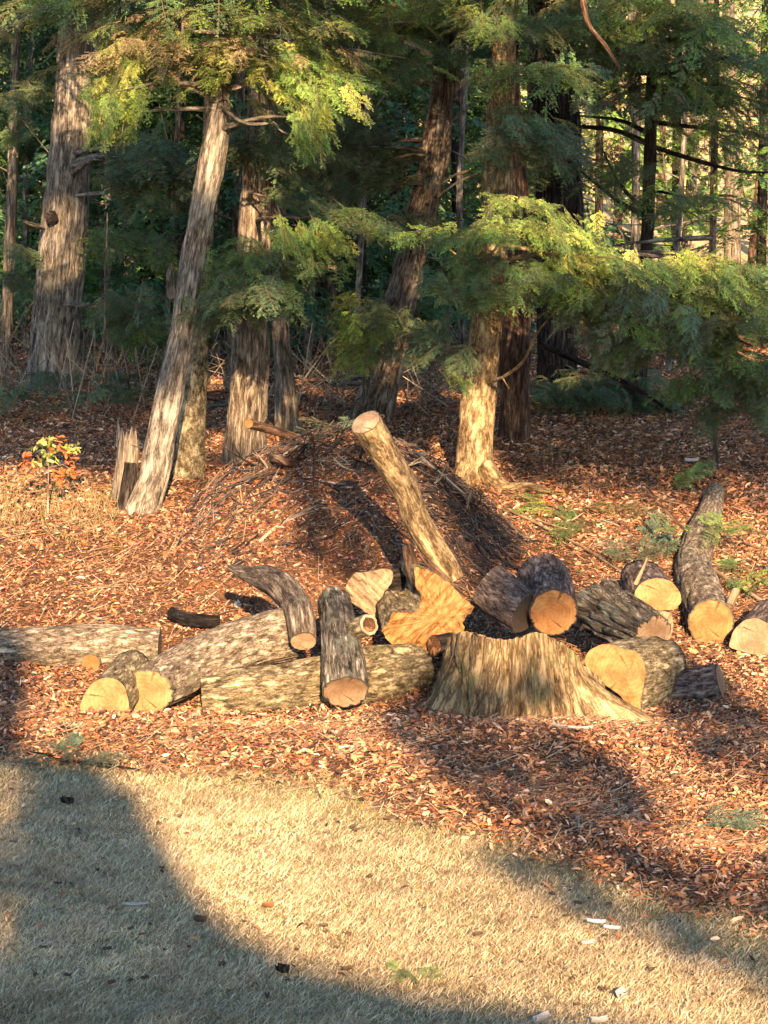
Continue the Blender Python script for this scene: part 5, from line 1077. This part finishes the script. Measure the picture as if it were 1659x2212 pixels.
src_p[gmask] = hit(uu[gmask], vv[gmask], surf=H, y0=7.5, y1=30)
far_ = ~gmask | (src_p[:, 1] > 24.5)
src_p[far_] = P(uu[far_], vv[far_], 24.5)
wgt = (src_p[:, 1] / 24.5) ** 2
N2 = 260000; u2 = r.uniform(-400, 1950, N2); v2 = r.uniform(-120, 800, N2); s2 = P(u2, v2, 46.0)
ok2 = r.random(N2) < np.where(u2 < 1020 + r.normal(0, 60, N2), np.where(u2 < 60, .3, 1.15), .15) * (1 + .8 * n2(u2, v2, .012, 61)).clip(.1, 2) / (HS0 ** 2 * .95) / (N2 / (2350 * 920 * PX(46.0) ** 2))
Lm = np.clip(lightmap(uu, vv), .005, 1)
tau = -np.log(Lm)
HS = HS0; area_img = (2560 * 2960) * (PX(24.5) ** 2)          # area at 24.5 m
dens = N_ / area_img; acc = tau / (HS ** 2 * .95) / dens * wgt
ok = r.random(N_) < acc; src_p = np.concatenate([src_p[ok], s2[ok2]])
print('caster leaves', ok.sum(), ok2.sum(), 'max acceptance', acc.max())
for (a, b, c_, d_, yd, tau2) in [(1075, 1290, 75, 60, 18.8, 2), (1190, 1290, 65, 75, 18.8, 1.0), (1525, 1490, 60, 60, 18.0, 2.2), (1040, 1510, 160, 45, 17.6, 1.3), (960, 1440, 60, 55, 18.0, .9), (1330, 1340, 90, 60, 18.5, .5), (20, 1480, 45, 160, 18.2, 2.5), (1165, 1470, 45, 65, 17.4, 1.1), (60, 820, 100, 60, 27, 1.5)]:
    ar = math.pi * c_ * d_ * PX(yd) ** 2; m_ = int(tau2 * ar / (HS ** 2 * .95)); an = r.uniform(0, 2 * np.pi, m_); rr_ = np.sqrt(r.random(m_))
    src_p = np.concatenate([src_p, P(a + c_ * rr_ * np.cos(an), b + d_ * rr_ * np.sin(an), np.full(m_, yd))])
BX = [(-2.8, -13.2), (.35, -14.6), (4.55, -13.8), (7.9, -14.8), (10.8, -13.6)]
n = len(src_p); t_ = (src_p[:, 1] + 14 + r.uniform(-1.3, 1.3, n)) / -SD[1]; cp_ = src_p + SD * t_[:, None]
keepc = np.ones(n, bool)
for (a, b, c_, d_, s_, yd) in WIN:                       # gaps cut in the added leaves to let the sun reach one thing each
    qp = cp_ - SD * ((cp_[:, 1] - yd) / SD[1])[:, None]; qu, qv = uv_of(qp)
    q_ = ((qu - a) / c_) ** 2 + ((qv - b) / d_) ** 2; keepc &= ~((q_ < 1.0 + r.normal(0, .12, n)) & (r.random(n) < s_))
cp_ = cp_[keepc]; n = len(cp_)
gid = np.argmin(np.abs(cp_[:, :1] - np.array([-2.1, .6, 3.7, 6.5, 9.3])[None] + r.normal(0, .5, (n, 1))), 1)
print('Y', Y0, Y1, Y2, Y3, Y4, Y5, Y5b, Y8)
names_ = ['first', 'second', 'third', 'fourth', 'fifth']
for k_, (bx_, by_) in enumerate(BX):
    c_ = cp_[gid == k_]
    if len(c_) < 10: continue
    root = thing('shade_tree', (bx_, by_, -.1), 'unseen tree added behind the viewer, %s from the left, crown shaped to cast the shade' % names_[k_], 'tree', 'unseen shade trees added behind the viewer')
    mb = MB(); tube(mb, [[bx_, by_, -.4], [bx_ + .05, by_, 4], [bx_, by_, 8.3]], [.24, .15, .05], 14, .4, .05, .08, k_)
    mb.build('trunk', M['bark_grey'], root)
    m_ = MB(); t, b, nn = scatter_frames(len(c_), r, 3.0)
    q4 = np.array([[-1.25, 0], [0, -.8], [1.25, 0], [0, .8]]) * HS * 1.0
    v = c_[:, None] + q4[None, :, :1] * t[:, None] + q4[None, :, 1:] * b[:, None]
    m_.add(v.reshape(-1, 3), (np.arange(4)[None] + np.arange(len(c_))[:, None] * 4), 0, np.array([.07, .11, .04]))
    m_.build('crown', M['leaf'], root, smooth=False, bcattr=False)
